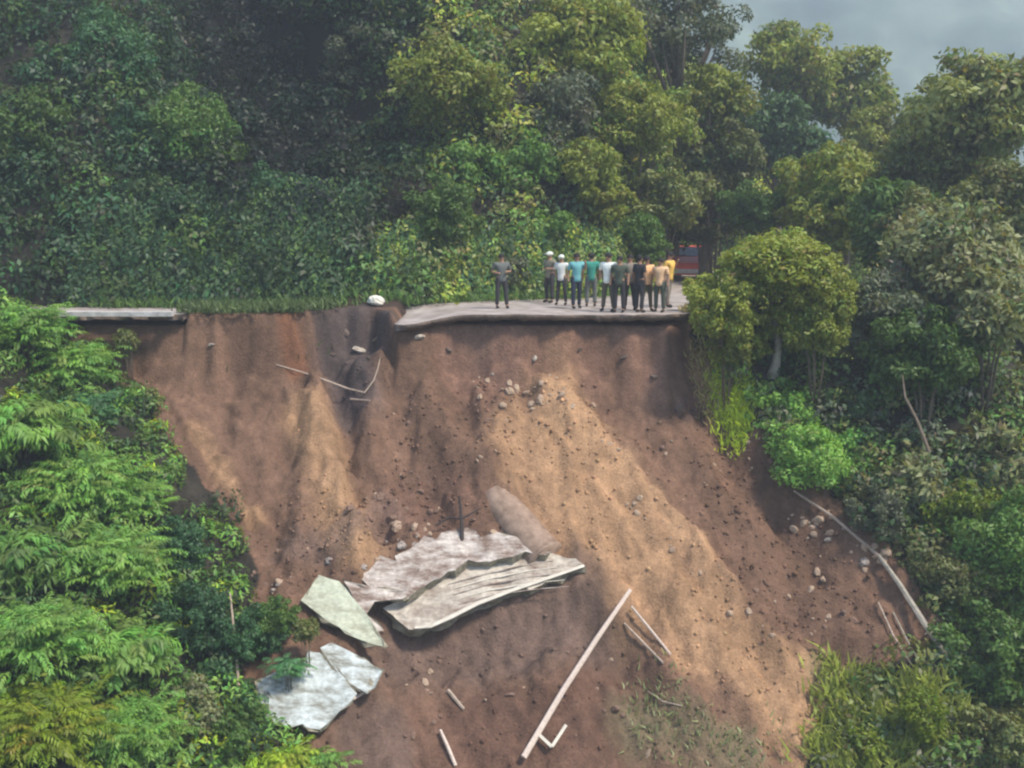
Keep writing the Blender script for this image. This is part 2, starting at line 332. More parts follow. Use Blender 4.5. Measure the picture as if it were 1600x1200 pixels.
CXX = np.array([-60, -20, 4, 9, 12, 14.5, 18, 30, 60.]); CZZ = np.array([34, 32, 26, 19, 12, 7, 5.5, 5, 3.])
def H0(x, y):
    x = np.asarray(x, float); y = np.asarray(y, float)
    e = edge(x); t = e - y
    drop = 1.75 * sstep(-14.2, -12.6, x) * (1 - sstep(5.0 + .4 * np.clip(t, 0, 7), 6.2 + .65 * np.clip(t, 0, 7), x))
    drop = drop * (1 + .22 * fbm(x * .8 + 4, x * 0 + .5, 3))
    drop = drop * (1 - .35 * sstep(-6.3, -5.5, x) * (1 - sstep(-4, -3.5, x)))
    front = tab(x, np.maximum(-y, 0) * .85 + np.maximum(t, 0) * .15) * sstep(0, .8, t) - drop * sstep(-.3, .5 + .35 * np.clip(fbm(x * 1.1, y * .4 + 7, 3), -.6, 1), t)
    u = y - ybank(x)
    g = 8.5 * np.exp(-((x + 6.0 + .42 * np.clip(u, 0, 14)) / 3.4) ** 2)
    uu = np.maximum(u, 0)
    low = np.minimum(1.7 * uu, 2.6 + .5 * uu)
    hi = 1.55 * (uu - g)
    hill = np.where(g > .4, np.maximum(low, hi), 1.55 * uu)
    hill = np.where(g > .4, hill, np.maximum(1.55 * uu, low * (g > .1)))
    C = np.interp(x, CXX, CZZ)
    hill = C * (1 - np.exp(-hill / np.maximum(C, 1) * 1.15)) 
    far = sstep(60, 170, y)
    z = np.where(t > -.3, front, 0) + np.where(u > 0, hill, 0)
    z = z - .34 * sstep(-.35, -.15, y - e) * (1 - sstep(-.2, .5, u)) * (1 - sstep(4.3, 5.6, x)) * (1 - sstep(-9.75, -9.6, x) * (1 - sstep(-3.7, -3.4, x)))
    z = z * (1 - far) + far * (-70)
    side = sstep(60, 300, np.abs(x)) + 0 * y
    return z * (1 - side) + side * np.where(y > 0, -20, -55)
def hit(px, py, f=H0, near=6.0):
    d = ray(px, py); ss = np.arange(near, 80, .04); P = CAM + ss[:, None] * d
    z = f(P[:, 0], P[:, 1]); k = np.argmax(P[:, 2] < z)
    return P[k]
# features of the slide: (polyline in photo pixels dropped on the slope, half width, height)
FE = [([(505, 500), (525, 580), (550, 680), (580, 800)], .55, -.85),
      ([(440, 505), (480, 600), (525, 700), (560, 820)], .6, .35),
      ([(855, 610), (930, 680), (1020, 780), (1100, 870), (1200, 960), (1290, 1060)], .45, .42),
      ([(960, 640), (1060, 760), (1150, 880), (1230, 950)], .7, -.35),
      ([(640, 560), (700, 680), (755, 750)], .8, .35),
      ([(1045, 540), (1090, 640), (1170, 760), (1270, 900)], .4, -.4),
      ([(1085, 540), (1130, 640), (1220, 760), (1370, 880), (1470, 1040)], .5, .5),
      ([(310, 670), (345, 740), (395, 810)], .28, .25),
      ([(650, 1000), (760, 980), (880, 960), (960, 1010)], .9, -.75),
      ([(610, 600), (640, 700), (650, 790)], .5, -.35),
      ([(700, 560), (725, 650)], .3, -.4), ([(725, 500), (728, 545)], .14, -.5), ([(1010, 500), (1008, 570)], .22, -.9),
      ([(560, 880), (640, 850), (730, 830)], .8, .3),
      ([(900, 950), (960, 940), (1100, 1080)], .6, .25),
      ([(1375, 900), (1420, 1000)], .35, -.35), ([(745, 740), (775, 750)], .5, .3), ([(650, 515), (648, 580)], .13, -.45), ([(700, 510), (706, 560)], .12, -.5), ([(855, 500), (852, 545)], .12, -.45), ([(930, 500), (935, 560)], .13, -.5), ([(985, 500), (982, 550)], .1, -.4), ([(400, 500), (405, 570)], .14, -.4), ([(300, 500), (310, 560)], .14, -.4), ([(450, 505), (455, 560)], .16, -.4), ([(560, 640), (600, 760)], .3, .25), ([(820, 560), (830, 620)], .25, -.3), ([(930, 540), (940, 590)], .3, -.25), ([(980, 900), (1060, 1010), (1150, 1120)], .3, -.25)]
FW = []
for pl, wd, a in FE:
    q = np.array([hit(*p) for p in pl]); FW.append((q[:, :2], wd, a))
def pdist(x, y, q):
    best = np.full(x.shape, 1e9)
    for i in range(len(q) - 1):
        a = q[i]; b = q[i + 1]; ab = b - a; L = max((ab ** 2).sum(), 1e-6)
        t = np.clip(((x - a[0]) * ab[0] + (y - a[1]) * ab[1]) / L, 0, 1)
        best = np.minimum(best, np.hypot(x - a[0] - t * ab[0], y - a[1] - t * ab[1]))
    return best
def H(x, y):
    x = np.asarray(x, float); y = np.asarray(y, float); z = H0(x, y)
    e = edge(x); m = sstep(.1, .8, e - y) * (1 - sstep(25, 40, -y))
    wx = x + .45 * fbm(x * .9 + 3, y * .9, 4) + .12 * fbm(x * 3.5, y * 3.5, 3); wy = y + .45 * fbm(x * .9 + 40, y * .9 + 7, 4)
    for q, wd, a in FW:
        d = pdist(wx, wy, q); z = z + a * np.exp(-(d / wd) ** 2) * m
    u = (x * .77 - -y * .64); v = (x * .64 + -y * .77)             # across / along the fall line
    z = z + m * (.30 * fbm(u * .9, v * .28, 4) + .15 * fbm(x * 2.6, y * 2.6, 4) + .07 * fbm(x * 8, y * 8, 3) + .24 * (.35 - np.abs(fbm(u * 1.9, v * .8, 4))) - .12 * sstep(.25, .5, fbm(u * 2.4 + 9, v * .9, 3)))
    # scarp strata
    z = z + .10 * m * np.exp(-((e - y - .5) / .6) ** 2) * fbm(x * 3.5, y * 1.0, 4)
    hm = sstep(0, 2, y - ybank(x)); z = z + hm * (1.3 * fbm(x * .22, y * .22 + 5, 3) + .5 * fbm(x * .9, y * .9, 3))
    # heaped soil in the road's gap
    z = z + (.30 + .3 * fbm(x * 2, y * 2, 3)) * np.exp(-(((x + 4.8) / 1.5) ** 2 + ((y - 3.3) / .8) ** 2))
    return z
def inpoly(x, y, q):
    c = np.zeros(x.shape, bool); n = len(q)
    for i in range(n):
        x0, y0 = q[i]; x1, y1 = q[(i + 1) % n]
        if y0 == y1: continue
        c ^= ((y0 > y) != (y1 > y)) & (x < (x1 - x0) * (y - y0) / (y1 - y0) + x0)
    return c
_sl = [(118, 497), (170, 560), (225, 620), (270, 700), (330, 780), (380, 850), (405, 910), (385, 1000), (375, 1120), (470, 1150), (500, 1225)]
_sr = [(1250, 1225), (1285, 1120), (1370, 1070), (1478, 1050), (1440, 965), (1372, 868), (1290, 800), (1200, 735), (1150, 670), (1115, 610), (1085, 545), (1066, 500)]
_a = [tuple(hit(*p)[:2]) for p in _sl]; _b = [tuple(hit(*p)[:2]) for p in _sr]
SLIDE = np.array([(_a[0][0], 3.0)] + _a + [(_a[-1][0] - 1, -26.0), (_b[0][0] + 5, -26.0)] + _b + [(_b[-1][0], 3.0)])
def outside(x, y, m=0.0):
    """where plants grow: off the slide, behind the road, right of its end"""
    d = pdist(x, y, np.vstack([SLIDE, SLIDE[:1]])) if m else 1e9
    return ((y < edge(x)) & ~inpoly(x, y, SLIDE) & (d > m)) | (y > ybank(x))
_hb = H
def settle(p):
    if p[3] > 36 and p[1] < 760 and p[2] > 100: return p[:3] + (p[3] - (2.9 if p[1] < 480 else 1.6),) + p[4:]
    """slope plants are moved along onto the slope, keeping their place and size in view"""
    if p[3] > 36 or p[2] < 560 and 'left' not in p[7] and 'dark tree at the right' not in p[6]: return p
    h = hit(p[1], min(p[2], 1195), _hb); D = float(np.dot(h - CAM, CF)); left = 'left of' in p[7]
    rim = abs(float(pdist(h[0:1], h[1:2], np.vstack([SLIDE, SLIDE[:1]]))[0]))
    Dn = D - p[4] * .55 - (min(rim, 3.5) * .55 if left else min(rim, 3) * .25)
    return p[:3] + (Dn, p[4] * Dn / p[3] * (1.08 if rim > 2 else .9)) + p[5:]
PL = [settle(p) for p in PL]
CORR = []
for p in PL:
    c = at(p[1], p[2], p[3]); tree = len(p) > 8 and p[8] == 'tree'
    if c[1] < -.3 and not tree: CORR.append((c[0], c[1], c[2] - .55 * p[4] - float(_hb(c[0], c[1])), 1.0 + .5 * p[4]))
CORR = np.array(CORR)
def H(x, y):
    x = np.asarray(x, float); y = np.asarray(y, float); z = _hb(x, y)
    num = np.zeros_like(z); den = np.full_like(z, .12)
    for cx, cy, dz, rd in CORR:
        k = np.exp(-((x - cx) ** 2 + (y - cy) ** 2) / (2 * rd * rd * .55)); num = num + k * dz; den = den + k
    d = pdist(x, y, np.vstack([SLIDE, SLIDE[:1]])); d = np.where(inpoly(x, y, SLIDE), -d, d)
    return z + num / den * sstep(-.5, .9, d) * sstep(-.1, 1.2, edge(x) - y)
def hitH(px, py, near=6.0): return hit(px, py, Hq, near)
# axis samples: dense where the slide is, coarser outwards
def axis(parts):
    out = []
    for a, b, s in parts: out.append(np.arange(a, b - 1e-6, s))
    return np.concatenate(out + [np.array([parts[-1][1]])])
AX = axis([(-1500, -300, 100), (-300, -60, 20), (-60, -22, 2), (-22, -14.5, .3), (-14.5, 13, .075), (13, 22, .3), (22, 60, 2), (60, 300, 20), (300, 1500, 100)])
AY = axis([(-1500, -300, 100), (-300, -60, 20), (-60, -30, 2), (-30, -13, .4), (-13, -1, .075), (-1, 1.2, .035), (1.2, 6, .1), (6, 30, .35), (30, 60, 1.5), (60, 300, 12), (300, 1500, 60)])
XX, YY = np.meshgrid(AX, AY); ZZ = H(XX, YY)
def Hq(x, y):                                       # the ground exactly as meshed
    x = np.asarray(x, float); y = np.asarray(y, float)
    i = np.clip(np.searchsorted(AX, x) - 1, 0, len(AX) - 2); j = np.clip(np.searchsorted(AY, y) - 1, 0, len(AY) - 2)
    a = (x - AX[i]) / (AX[i + 1] - AX[i]); b = (y - AY[j]) / (AY[j + 1] - AY[j])
    return (ZZ[j, i] * (1 - a) + ZZ[j, i + 1] * a) * (1 - b) + (ZZ[j + 1, i] * (1 - a) + ZZ[j + 1, i + 1] * a) * b
V = np.stack([XX.ravel(), YY.ravel(), ZZ.ravel()], 1)
nx, ny = len(AX), len(AY); idx = np.arange(nx * ny).reshape(ny, nx)
F = np.stack([idx[:-1, :-1].ravel(), idx[:-1, 1:].ravel(), idx[1:, 1:].ravel(), idx[1:, :-1].ravel()], 1)
# soil colours: brown base, tan runs and other soil beds where they lie
BROWN = np.array([.160, .092, .060]); TAN = np.array([.35, .208, .115]); RED = np.array([.155, .085, .058]); DARK = np.array([.12, .078, .06])
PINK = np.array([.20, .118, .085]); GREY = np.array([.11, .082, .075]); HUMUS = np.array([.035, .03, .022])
x, y = V[:, 0], V[:, 1]
C = np.tile(BROWN, (len(V), 1))
def paint(pl, wd, c, s=1.0):
    global C
    q = np.array([hitH(*p)[:2] for p in pl])
    d = pdist(x, y, q if len(q) > 1 else np.array([q[0], q[0] + 1e-3]))
    d = d + (wd * .45 + .12) * fbm(x * 1.1, y * 1.1, 5)
    k = (s * (1 - sstep(wd * .35, wd * 1.25, d)))[:, None]; C = C * (1 - k) + c * k
PINKISH = [(720, 520), (850, 530), (1040, 520)]
paint(PINKISH, .9, PINK, .9)
paint([(780, 560), (900, 570), (1000, 570)], .5, RED * 1.4, .7)
paint([(870, 640), (930, 760), (1000, 860), (1090, 960), (1220, 1080), (1290, 1180)], 1.3, TAN)
paint([(800, 680), (880, 800), (960, 920)], 1.0, TAN, .8)
paint([(855, 600), (930, 680), (1020, 780), (1100, 860)], .3, TAN * 1.2, .9)
paint([(480, 640), (520, 730), (555, 830)], .75, TAN * .92, .95)
paint([(310, 670), (350, 750), (400, 810)], .3, TAN * 1.05, .8)
paint([(300, 520), (330, 620), (400, 700)], .9, BROWN * 1.1, .7)
paint([(450, 520), (460, 560)], .4, np.array([.24, .11, .06]), .9)
paint([(700, 560), (760, 620)], .7, RED * 1.25, .7)
paint([(545, 500), (545, 560), (560, 620)], .8, GREY, .9)
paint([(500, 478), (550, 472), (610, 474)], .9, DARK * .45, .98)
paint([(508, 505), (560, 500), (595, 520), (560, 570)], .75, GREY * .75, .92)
paint([(620, 560), (690, 660)], .9, BROWN * .95, .8)
paint([(960, 600), (1010, 680), (1080, 790)], .6, BROWN * 1.25, .8)
paint([(1080, 560), (1140, 690), (1200, 800), (1280, 900)], .5, RED, .85)
paint([(1150, 760), (1240, 870), (1340, 960), (1400, 1030)], .9, BROWN * .95, .9)
paint([(1080, 520), (1100, 600)], .25, TAN * .9, .8)
paint([(640, 780), (720, 800)], .9, RED * .9, .85)
paint([(640, 1040), (800, 1020), (900, 980)], 1.3, DARK * 1.15, .95)
paint([(700, 1150), (850, 1130), (960, 1100)], 1.2, RED * .8, .9)
paint([(560, 1120), (600, 1180)], .9, DARK, .9)
paint([(1000, 1130), (1150, 1170)], .8, np.array([.17, .14, .08]), .7)
paint([(1320, 1080), (1400, 1150)], .9, np.array([.14, .14, .06]), .8)
paint([(440, 860), (520, 860), (600, 820)], .5, DARK * 1.5, .6)
# vegetated ground is dark humus
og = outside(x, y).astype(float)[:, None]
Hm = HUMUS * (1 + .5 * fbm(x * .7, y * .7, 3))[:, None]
u_ = y - ybank(x); hol_shade = np.exp(-((x + 6.0 + .42 * np.clip(u_, 0, 16)) / 4.2) ** 4) * (u_ > .8); Hm = Hm * (1 - .72 * hol_shade[:, None])  # shade of the hollow painted into the soil as a darker tone
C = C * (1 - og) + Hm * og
ff = sstep(26, 40, np.hypot(x - 3, y - 4))[:, None]; C = C * (1 - ff) + np.array([.05, .09, .035]) * ff
us = x * .77 + y * .64; vs_ = x * .64 - y * .77
C = np.clip(C * (1 + .26 * fbm(x * .9, y * .9, 5) + .30 * fbm(us * 2.2, vs_ * .5, 4) + .22 * fbm(x * 5, y * 5, 3))[:, None], .01, 1)
C_GROUND = C.copy()
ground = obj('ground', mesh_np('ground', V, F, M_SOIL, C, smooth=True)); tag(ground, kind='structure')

# ------------------------------------------------------------------ road: broken slab with a thick ragged edge
def road_piece(x0, x1, dip, name, th=.16, step=.16, back=None):
    xs = np.arange(x0, x1 + 1e-6, step); rows = 15; V = []; 
    for xi in xs:
        yf = float(edge(np.array(xi))) - .20 + .13 * random.random() - .14 * (float(vnoise(np.array([xi * 2.1]), np.array([3.3]))[0]) > .6); yb = float(ybank(xi)) + .6
        for j in range(rows):
            k = j / (rows - 1); yy = yf + (yb - yf) * k ** 1.3
            V.append((xi, yy, .012 + dip(xi, yy) + .015 * float(fbm(np.array(xi * .8), np.array(yy * .8), 2))))
    n = len(xs); V = np.array(V); F = []
    nv = len(V); B = V.copy(); B[:, 2] -= th
    for i in range(n): B[i * rows, 2] += -.07 * random.random(); B[i * rows, 1] += .10 + .12 * random.random()
    for i in range(n - 1):
        for j in range(rows - 1):
            a = i * rows + j; F.append((a, a + rows, a + rows + 1, a + 1)); F.append((a + nv, a + 1 + nv, a + rows + 1 + nv, a + rows + nv))
    E = []
    for i in range(n - 1): a = i * rows; E.append((a, a + nv, a + rows + nv, a + rows))
    for i in (0, n - 1):
        for j in range(rows - 1): a = i * rows + j; E.append((a, a + 1, a + 1 + nv, a + nv))
    me = mesh_np(name, np.vstack([V, B]), np.array(F + E), M_ROAD); me.materials.append(M_ROADSIDE)
    mi = np.zeros(len(F) + len(E), np.int32); mi[len(F):] = 1; me.polygons.foreach_set('material_index', mi)
    o = obj(name, me); tag(o, kind='structure'); return o
road_piece(-30, -9.65, lambda a, b: .0, 'road')
road_piece(-3.5, 5.5, lambda a, b: -.30 * (1 - sstep(-3.4, -.9, a)) * (1 - sstep(2.2, 4.4, b)) + .01 * math.sin(a * 2), 'road')
def road_bend():
    cl = [(4.6, 3.2), (6.2, 5.2), (7.2, 8), (7.75, 12), (8.1, 17), (9.0, 24), (11, 33)]; V = []; F = []
    P = []
    for i in range(len(cl) - 1):
        for k in range(6): P.append(np.array(cl[i]) * (1 - k / 6) + np.array(cl[i + 1]) * k / 6)
    for i, p in enumerate(P):
        d = nrm(P[min(i + 1, len(P) - 1)] - P[max(i - 1, 0)]); s = np.array([d[1], -d[0]]); wd = 2.6 - min(i, 8) * .12
        for k in (-1, -.5, 0, .5, 1): V.append((*(p + s * wd * k), .02))
    for i in range(len(P) - 1):
        for k in range(4): a = i * 5 + k; F.append((a, a + 1, a + 6, a + 5))
    me = mesh_np('road', np.array(V), np.array(F), M_ROAD); tag(obj('road', me), kind='structure')
road_bend()
b = MB()                                            # pale concrete edge strip at the left end of the road
xs = np.arange(-13.2, -9.6, .3)
for i in range(len(xs) - 1):
    b.box(((xs[i] + xs[i + 1]) / 2, -.33 + .02 * random.random(), .055), (.296, .26 + .04 * random.random(), .13))
o = b.build('road_kerb', M_STRIP); tag(o, 'pale concrete kerb along the left end of the broken road edge', 'kerb')

# ------------------------------------------------------------------ far mountain
def mountain():
    xs = np.linspace(-150, 620, 170); ys = np.linspace(180, 480, 80); X, Y = np.meshgrid(xs, ys)
    Z = -85 + 285 * sstep(180, 470, Y) * (.93 + .12 * fbm(X * .008, Y * .008, 3)) + 14 * fbm(X * .025, Y * .025, 4) * sstep(180, 240, Y) + 5 * fbm(X * .12, Y * .12, 3)
    V = np.stack([X.ravel(), Y.ravel(), Z.ravel()], 1); i = np.arange(X.size).reshape(X.shape)
    F = np.stack([i[:-1, :-1].ravel(), i[:-1, 1:].ravel(), i[1:, 1:].ravel(), i[1:, :-1].ravel()], 1)
    m = simple('mountain_forest', (.20, .26, .19), scale=.035, c2=(.03, .06, .05), rough=1, bump=0)
    o = obj('mountain', mesh_np('mountain', V, F, m, smooth=True)); tag(o, kind='structure')
mountain()

# ------------------------------------------------------------------ leaves
def leaves(P, D, Nn, L, W, col, bend=.15):
    n = len(P); D = nrm(D); S = nrm(np.cross(D, Nn)); U = nrm(np.cross(S, D)); L = L[:, None]; W = W[:, None]
    V = np.empty((n, 4, 3)); V[:, 0] = P
    V[:, 1] = P + .45 * D * L + S * W * .5 + U * L * bend * .3
    V[:, 2] = P + D * L - U * L * bend
    V[:, 3] = P + .45 * D * L - S * W * .5 + U * L * bend * .3
    F = np.arange(4 * n).reshape(n, 4); return V.reshape(-1, 3), F, np.repeat(col, 4, 0)
def runit(n):
    v = rng.normal(size=(n, 3)); return nrm(v)
def lobe_leaves(cs, rs, per, leaf, asp, cols, up=.35, droop=.5, jit=.35):
    """leaf shells on ellipsoid lobes; cs (k,3), rs (k,3), per (k,) counts, cols (k,3)"""
    k = np.repeat(np.arange(len(cs)), per); n = len(k)
    u = runit(n); u[:, 2] += up * rng.random(n); u = nrm(u)
    P = cs[k] + u * rs[k] * (1 - .45 * rng.random(n)[:, None] ** 2 + .08 * rng.normal(size=(n, 1)))
    Nn = nrm(u + jit * rng.normal(size=(n, 3)) + np.array([0, 0, .25]))
    T = np.cross(Nn, runit(n)); D = nrm(T) + .35 * u + np.array([0, 0, -droop])
    L = leaf * (.6 + .8 * rng.random(n)); W = L * asp
    c = cols[k] * (.72 + .56 * rng.random((n, 1))) * (1 + .12 * rng.normal(size=(n, 3)))
    return leaves(P, D, Nn, L, W, np.clip(c, .004, 1))
def cat(parts):
    Vs, Fs, Cs = [], [], []; n = 0
    for V, F, C in parts: Vs.append(V); Fs.append(F + n); Cs.append(C); n += len(V)
    return np.vstack(Vs), np.vstack(Fs), np.vstack(Cs)

def crown_proto(nl, leaves_n, leaf, asp=.5, spread=1.0, flat=.85, droop=.5, low=-.35, sub=5):
    """unit-radius crown: uneven lobes over an ellipsoid, each broken into smaller tufts"""
    g = runit(nl); g[:, 2] = np.abs(g[:, 2]) * (1 - low) + low; g = nrm(g)
    st = 1 + .22 * rng.normal(size=3)
    rad = spread * (.38 + .50 * rng.random((nl, 1))); main = g * rad * np.array([st[0], st[1], flat * st[2]])
    mr = .22 + .20 * rng.random(nl); cs = []; rr = []
    cols = []
    for c, r in zip(main, mr):
        tint = (.72 + .56 * rng.random()) * (1 + .10 * rng.normal(size=3) * [1, .3, 1])
        for q in range(sub):
            u = nrm(rng.normal(size=3) + [0, 0, .3]); cs.append(c + u * r * .75); rr.append(r * rng.uniform(.35, .75) * np.array([1, 1, .7])); cols.append(tint * rng.uniform(.8, 1.25))
    for z in (.1, -.2, -.45 if low < -.5 else -.2): cs.append([0, 0, z]); rr.append([.5, .5, .4]); cols.append(np.ones(3) * .8)
    cs = np.array(cs); rr = np.array(rr); per = rr[:, 0] ** 1.7; per = (per / per.sum() * leaves_n).astype(int)
    V, F, C_ = lobe_leaves(cs, rr, per, leaf, asp, np.array(cols), droop=droop, jit=.5)
    return mesh_np('crown', V, F, M_LEAF, C_), main
def spray_proto(ns, nleaf, leaf, wid, arch=.9, up=.55, length=1.0):
    """bush of arching fronds with paired narrow leaflets"""
    P = []; D = []; N_ = []; L = []; W = []; Cc = []
    for s in range(ns):
        a = rng.random() * 2 * math.pi; el = up + .5 * rng.random(); ln = length * (.55 + .5 * rng.random())
        d = np.array([math.cos(a) * math.cos(el), math.sin(a) * math.cos(el), math.sin(el)])
        base = np.array([rng.normal() * .42, rng.normal() * .42, -.75 + .85 * rng.random()]); cc = (.7 + .6 * rng.random()) * (1 + .08 * rng.normal(size=3))
        p = base.copy(); stp = ln / nleaf; v = d.copy()
        for k in range(nleaf):
            v = nrm(v + np.array([0, 0, -arch * stp * 1.6])); p = p + v * stp
            if k < 2: continue
            side = nrm(np.cross(v, [0, 0, 1]) + 1e-4); un = np.cross(side, v)
            for sg in (-1, 1):
                dd = v * .75 + sg * side * .8 + np.array([0, 0, -.25]) + .15 * rng.normal(size=3)
                P.append(p); D.append(dd); N_.append(un + .2 * rng.normal(size=3)); q = leaf * (1.15 - .6 * abs(k / nleaf - .4)) * (.8 + .4 * rng.random())
                L.append(q); W.append(q * wid); Cc.append(cc * (.85 + .3 * rng.random()))
    V, F, C_ = leaves(np.array(P), np.array(D), np.array(N_), np.array(L), np.array(W), np.clip(np.array(Cc), .05, 3), bend=.28)
    return mesh_np('foliage', V, F, M_LEAF, C_), None
PROTO = {
 'big': [crown_proto(40, 20000, .085) for _ in range(3)],
 'bigs': [crown_proto(46, 22000, .085, low=-.8, flat=1.0) for _ in range(3)],
 'med': [crown_proto(24, 9000, .12) for _ in range(3)],
 'meds': [crown_proto(30, 10500, .12, low=-.85, flat=1.05) for _ in range(3)],
 'small': [crown_proto(14, 3200, .20, low=-.8) for _ in range(3)],
 'open': [crown_proto(26, 9000, .09, spread=1.25, flat=1.0, sub=4) for _ in range(2)],
 'spray': [spray_proto(430, 13, .150, .30) for _ in range(3)],
 'frond': [spray_proto(110, 12, .32, .24, arch=.8, up=.4, length=1.1) for _ in range(2)],
 'pale': [crown_proto(26, 4600, .17, asp=.42, droop=.2, low=-.85) for _ in range(2)],
}
TR = {}
def trunk_mesh(kind, vi, hrel):
    """tapered unit trunk from (0,0,-hrel) up into the crown, limbs to its lobes"""
    b = MB(); bend = .12 * random.uniform(-1, 1); P = [(0, 0, -hrel)]
    for i in range(1, 6):
        k = i / 5; P.append((bend * math.sin(k * 3), bend * .6 * math.sin(k * 4), -hrel + (hrel + .3) * k))
    b.tube(P, [.10 * (1 - .65 * i / 5) for i in range(6)], 8, .15)
    cs = PROTO[kind][vi][1]
    if cs is None: cs = runit(8) * .5
    for c in cs[:12]:
        s = np.array(P[3 + random.randrange(2)]); m = s * .5 + np.array(c) * .5 + np.array([0, 0, -.08])
        b.tube([s, m, c], [.035, .024, .01], 5)
    return b
PLN = 0
def plant(kind, px, py, D, R_, tint, label, group, cat_='shrub', name=None, asp=(1, 1, 1), bark=None, base=None, trunk_r=1.0):
    """crown centre seen at (px,py) at distance D; it grows from the ground below"""
    global PLN
    PLN += 1; c = at(px, py, D); istree = cat_ == 'tree'
    if not istree and kind in ('big', 'med'): kind += 's'
    if kind == 'bigw': kind = 'big'; asp = (1.12, 1.05, .78)
    vi = PLN % len(PROTO[kind]); bx, by = (c[0], c[1]) if base is None else base
    gz = float(Hq(np.array(bx), np.array(by)))
    root = empty(name or ('tree' if istree else 'shrub'), (bx, by, gz), 0)
    tag(root, label, cat_, group)
    me = PROTO[kind][vi][0]
    f = bpy.data.objects.new('crown' if istree else 'foliage', me); link(f, root)
    f.location = (c[0] - bx, c[1] - by, c[2] - gz); R_ = R_ * (.82 if kind in ('spray', 'frond') else 1); f.scale = (R_ * asp[0], R_ * asp[1], R_ * asp[2]); f.rotation_euler = (0, 0, rng.random() * 6.28)
    f.color = (*tint, 1)
    hh = max(.3, (c[2] - gz)); b = MB()
    off = Vector(f.location)
    if istree:
        n = 7; P = []
        for i in range(n):
            k = i / (n - 1); P.append(np.array([off.x * k + .06 * R_ * math.sin(k * 7 + PLN), off.y * k + .05 * R_ * math.sin(k * 5 + 2 * PLN), -.15 + (hh + .15) * k]))
        r0 = (.035 * hh + .05) * trunk_r
        b.tube(P, [r0 * (1 - .7 * i / (n - 1)) * (1.35 if i == 0 else 1) for i in range(n)], 9, .12)
        cs = PROTO[kind][vi][1]; rot = f.rotation_euler.z; cr, sr = math.cos(rot), math.sin(rot)
        if cs is not None:
            for j in range(0, min(len(cs), 14)):
                q = cs[j] * np.array(f.scale); q = np.array([q[0] * cr - q[1] * sr, q[0] * sr + q[1] * cr, q[2]]) + np.array(off)
                s = P[random.choice([n - 3, n - 2, n - 1])]; m = (s + q) / 2 + np.array([0, 0, -.06 * R_])
                b.tube([s, m, q], [r0 * .32, r0 * .22, r0 * .08], 5)
        b.build('trunk', bark or M_BARK, root, True)
    else:
        for j in range(5):
            a = j * 1.26 + PLN; q = np.array([.45 * R_ * math.cos(a), .45 * R_ * math.sin(a), 0]) + np.array(off)
            b.tube([(.08 * math.cos(a), .08 * math.sin(a), -.1), q * np.array([.4, .4, .5]), q], [.035 * R_, .025 * R_, .01 * R_], 5)
        b.build('stem', bark or M_BARK, root, True)
    return root

# ------------------------------------------------------------------ undergrowth: continuous ground cover on the slopes
def surf_normal(x, y):
    e = .15; dx = (Hq(x + e, y) - Hq(x - e, y)) / (2 * e); dy = (Hq(x, y + e) - Hq(x, y - e)) / (2 * e)
    return nrm(np.stack([-dx, -dy, np.ones_like(dx)], 1))
def undergrowth(name, x0, x1, y0, y1, M, palette, r=(.35, 1.1), leaf=.2, dens=70, keep=None, asp=.5, lift=.25, droop=.5, zmax=30):
    X = []; Y = []
    while len(X) < M:
        xs = rng.uniform(x0, x1, 4000); ys = rng.uniform(y0, y1, 4000)
        N_ = surf_normal(xs, ys); k = outside(xs, ys, .12) & (rng.random(4000) < .35 / np.maximum(N_[:, 2], .35)) & (Hq(xs, ys) < zmax)
        if keep is not None: k &= keep(xs, ys)
        X += list(xs[k]); Y += list(ys[k])
    X = np.array(X[:M]); Y = np.array(Y[:M]); Z = Hq(X, Y); N_ = surf_normal(X, Y)
    rr = r[0] + (r[1] - r[0]) * rng.random(M) ** 2
    cs = np.stack([X, Y, Z], 1) + N_ * (rr * lift)[:, None]
    rs = rr[:, None] * np.array([1, 1, .8]) * (1 + .15 * rng.normal(size=(M, 3)))
    cols = palette(X, Y, Z); cols = cols * (.65 + .7 * rng.random((M, 1)))
    per = (dens * rr ** 2 / (r[1] * .5) ** 2).astype(int) + 12
    V, F, C_ = lobe_leaves(cs, rs, per, leaf, asp, cols, droop=droop)
    o = obj(name, mesh_np(name, V, F, M_LEAF, C_)); tag(o, kind='stuff'); print(name, len(F)); return o
def pick(cols, wts):
    cols = np.array(cols); 
    def f(X, Y, Z): return cols[rng.choice(len(cols), len(X), p=np.array(wts) / sum(wts))]
    return f
def hill_pal(X, Y, Z):
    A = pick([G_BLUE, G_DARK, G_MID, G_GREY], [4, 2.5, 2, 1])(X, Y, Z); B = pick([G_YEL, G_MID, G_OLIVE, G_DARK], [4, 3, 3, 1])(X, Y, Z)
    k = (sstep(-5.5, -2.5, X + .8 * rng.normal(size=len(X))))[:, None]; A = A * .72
    u = Y - ybank(X); h_shade = np.exp(-((X + 6.0 + .42 * np.clip(u, 0, 16)) / 4.0) ** 4) * (u > 1.6)  # mask that darkens leaf colour to give the hollow its shade
    B = B * 1.25; return (A * (1 - k) + B * k) * (1 - .78 * h_shade[:, None])
def notgully(xs, ys):
    u = ys - ybank(xs); return ~((np.abs(xs + 6.0 + .42 * u) < 3.6) & (u > 2.2) & (u < 16)) | (rng.random(len(xs)) < .55)
o = undergrowth('hillside_undergrowth', -24, 34, 2.2, 48, 8200, hill_pal, (.35, 1.05), .21, 62, notgully); tag(o, 'dense tangled greenery covering the steep hillside above the road', 'undergrowth')
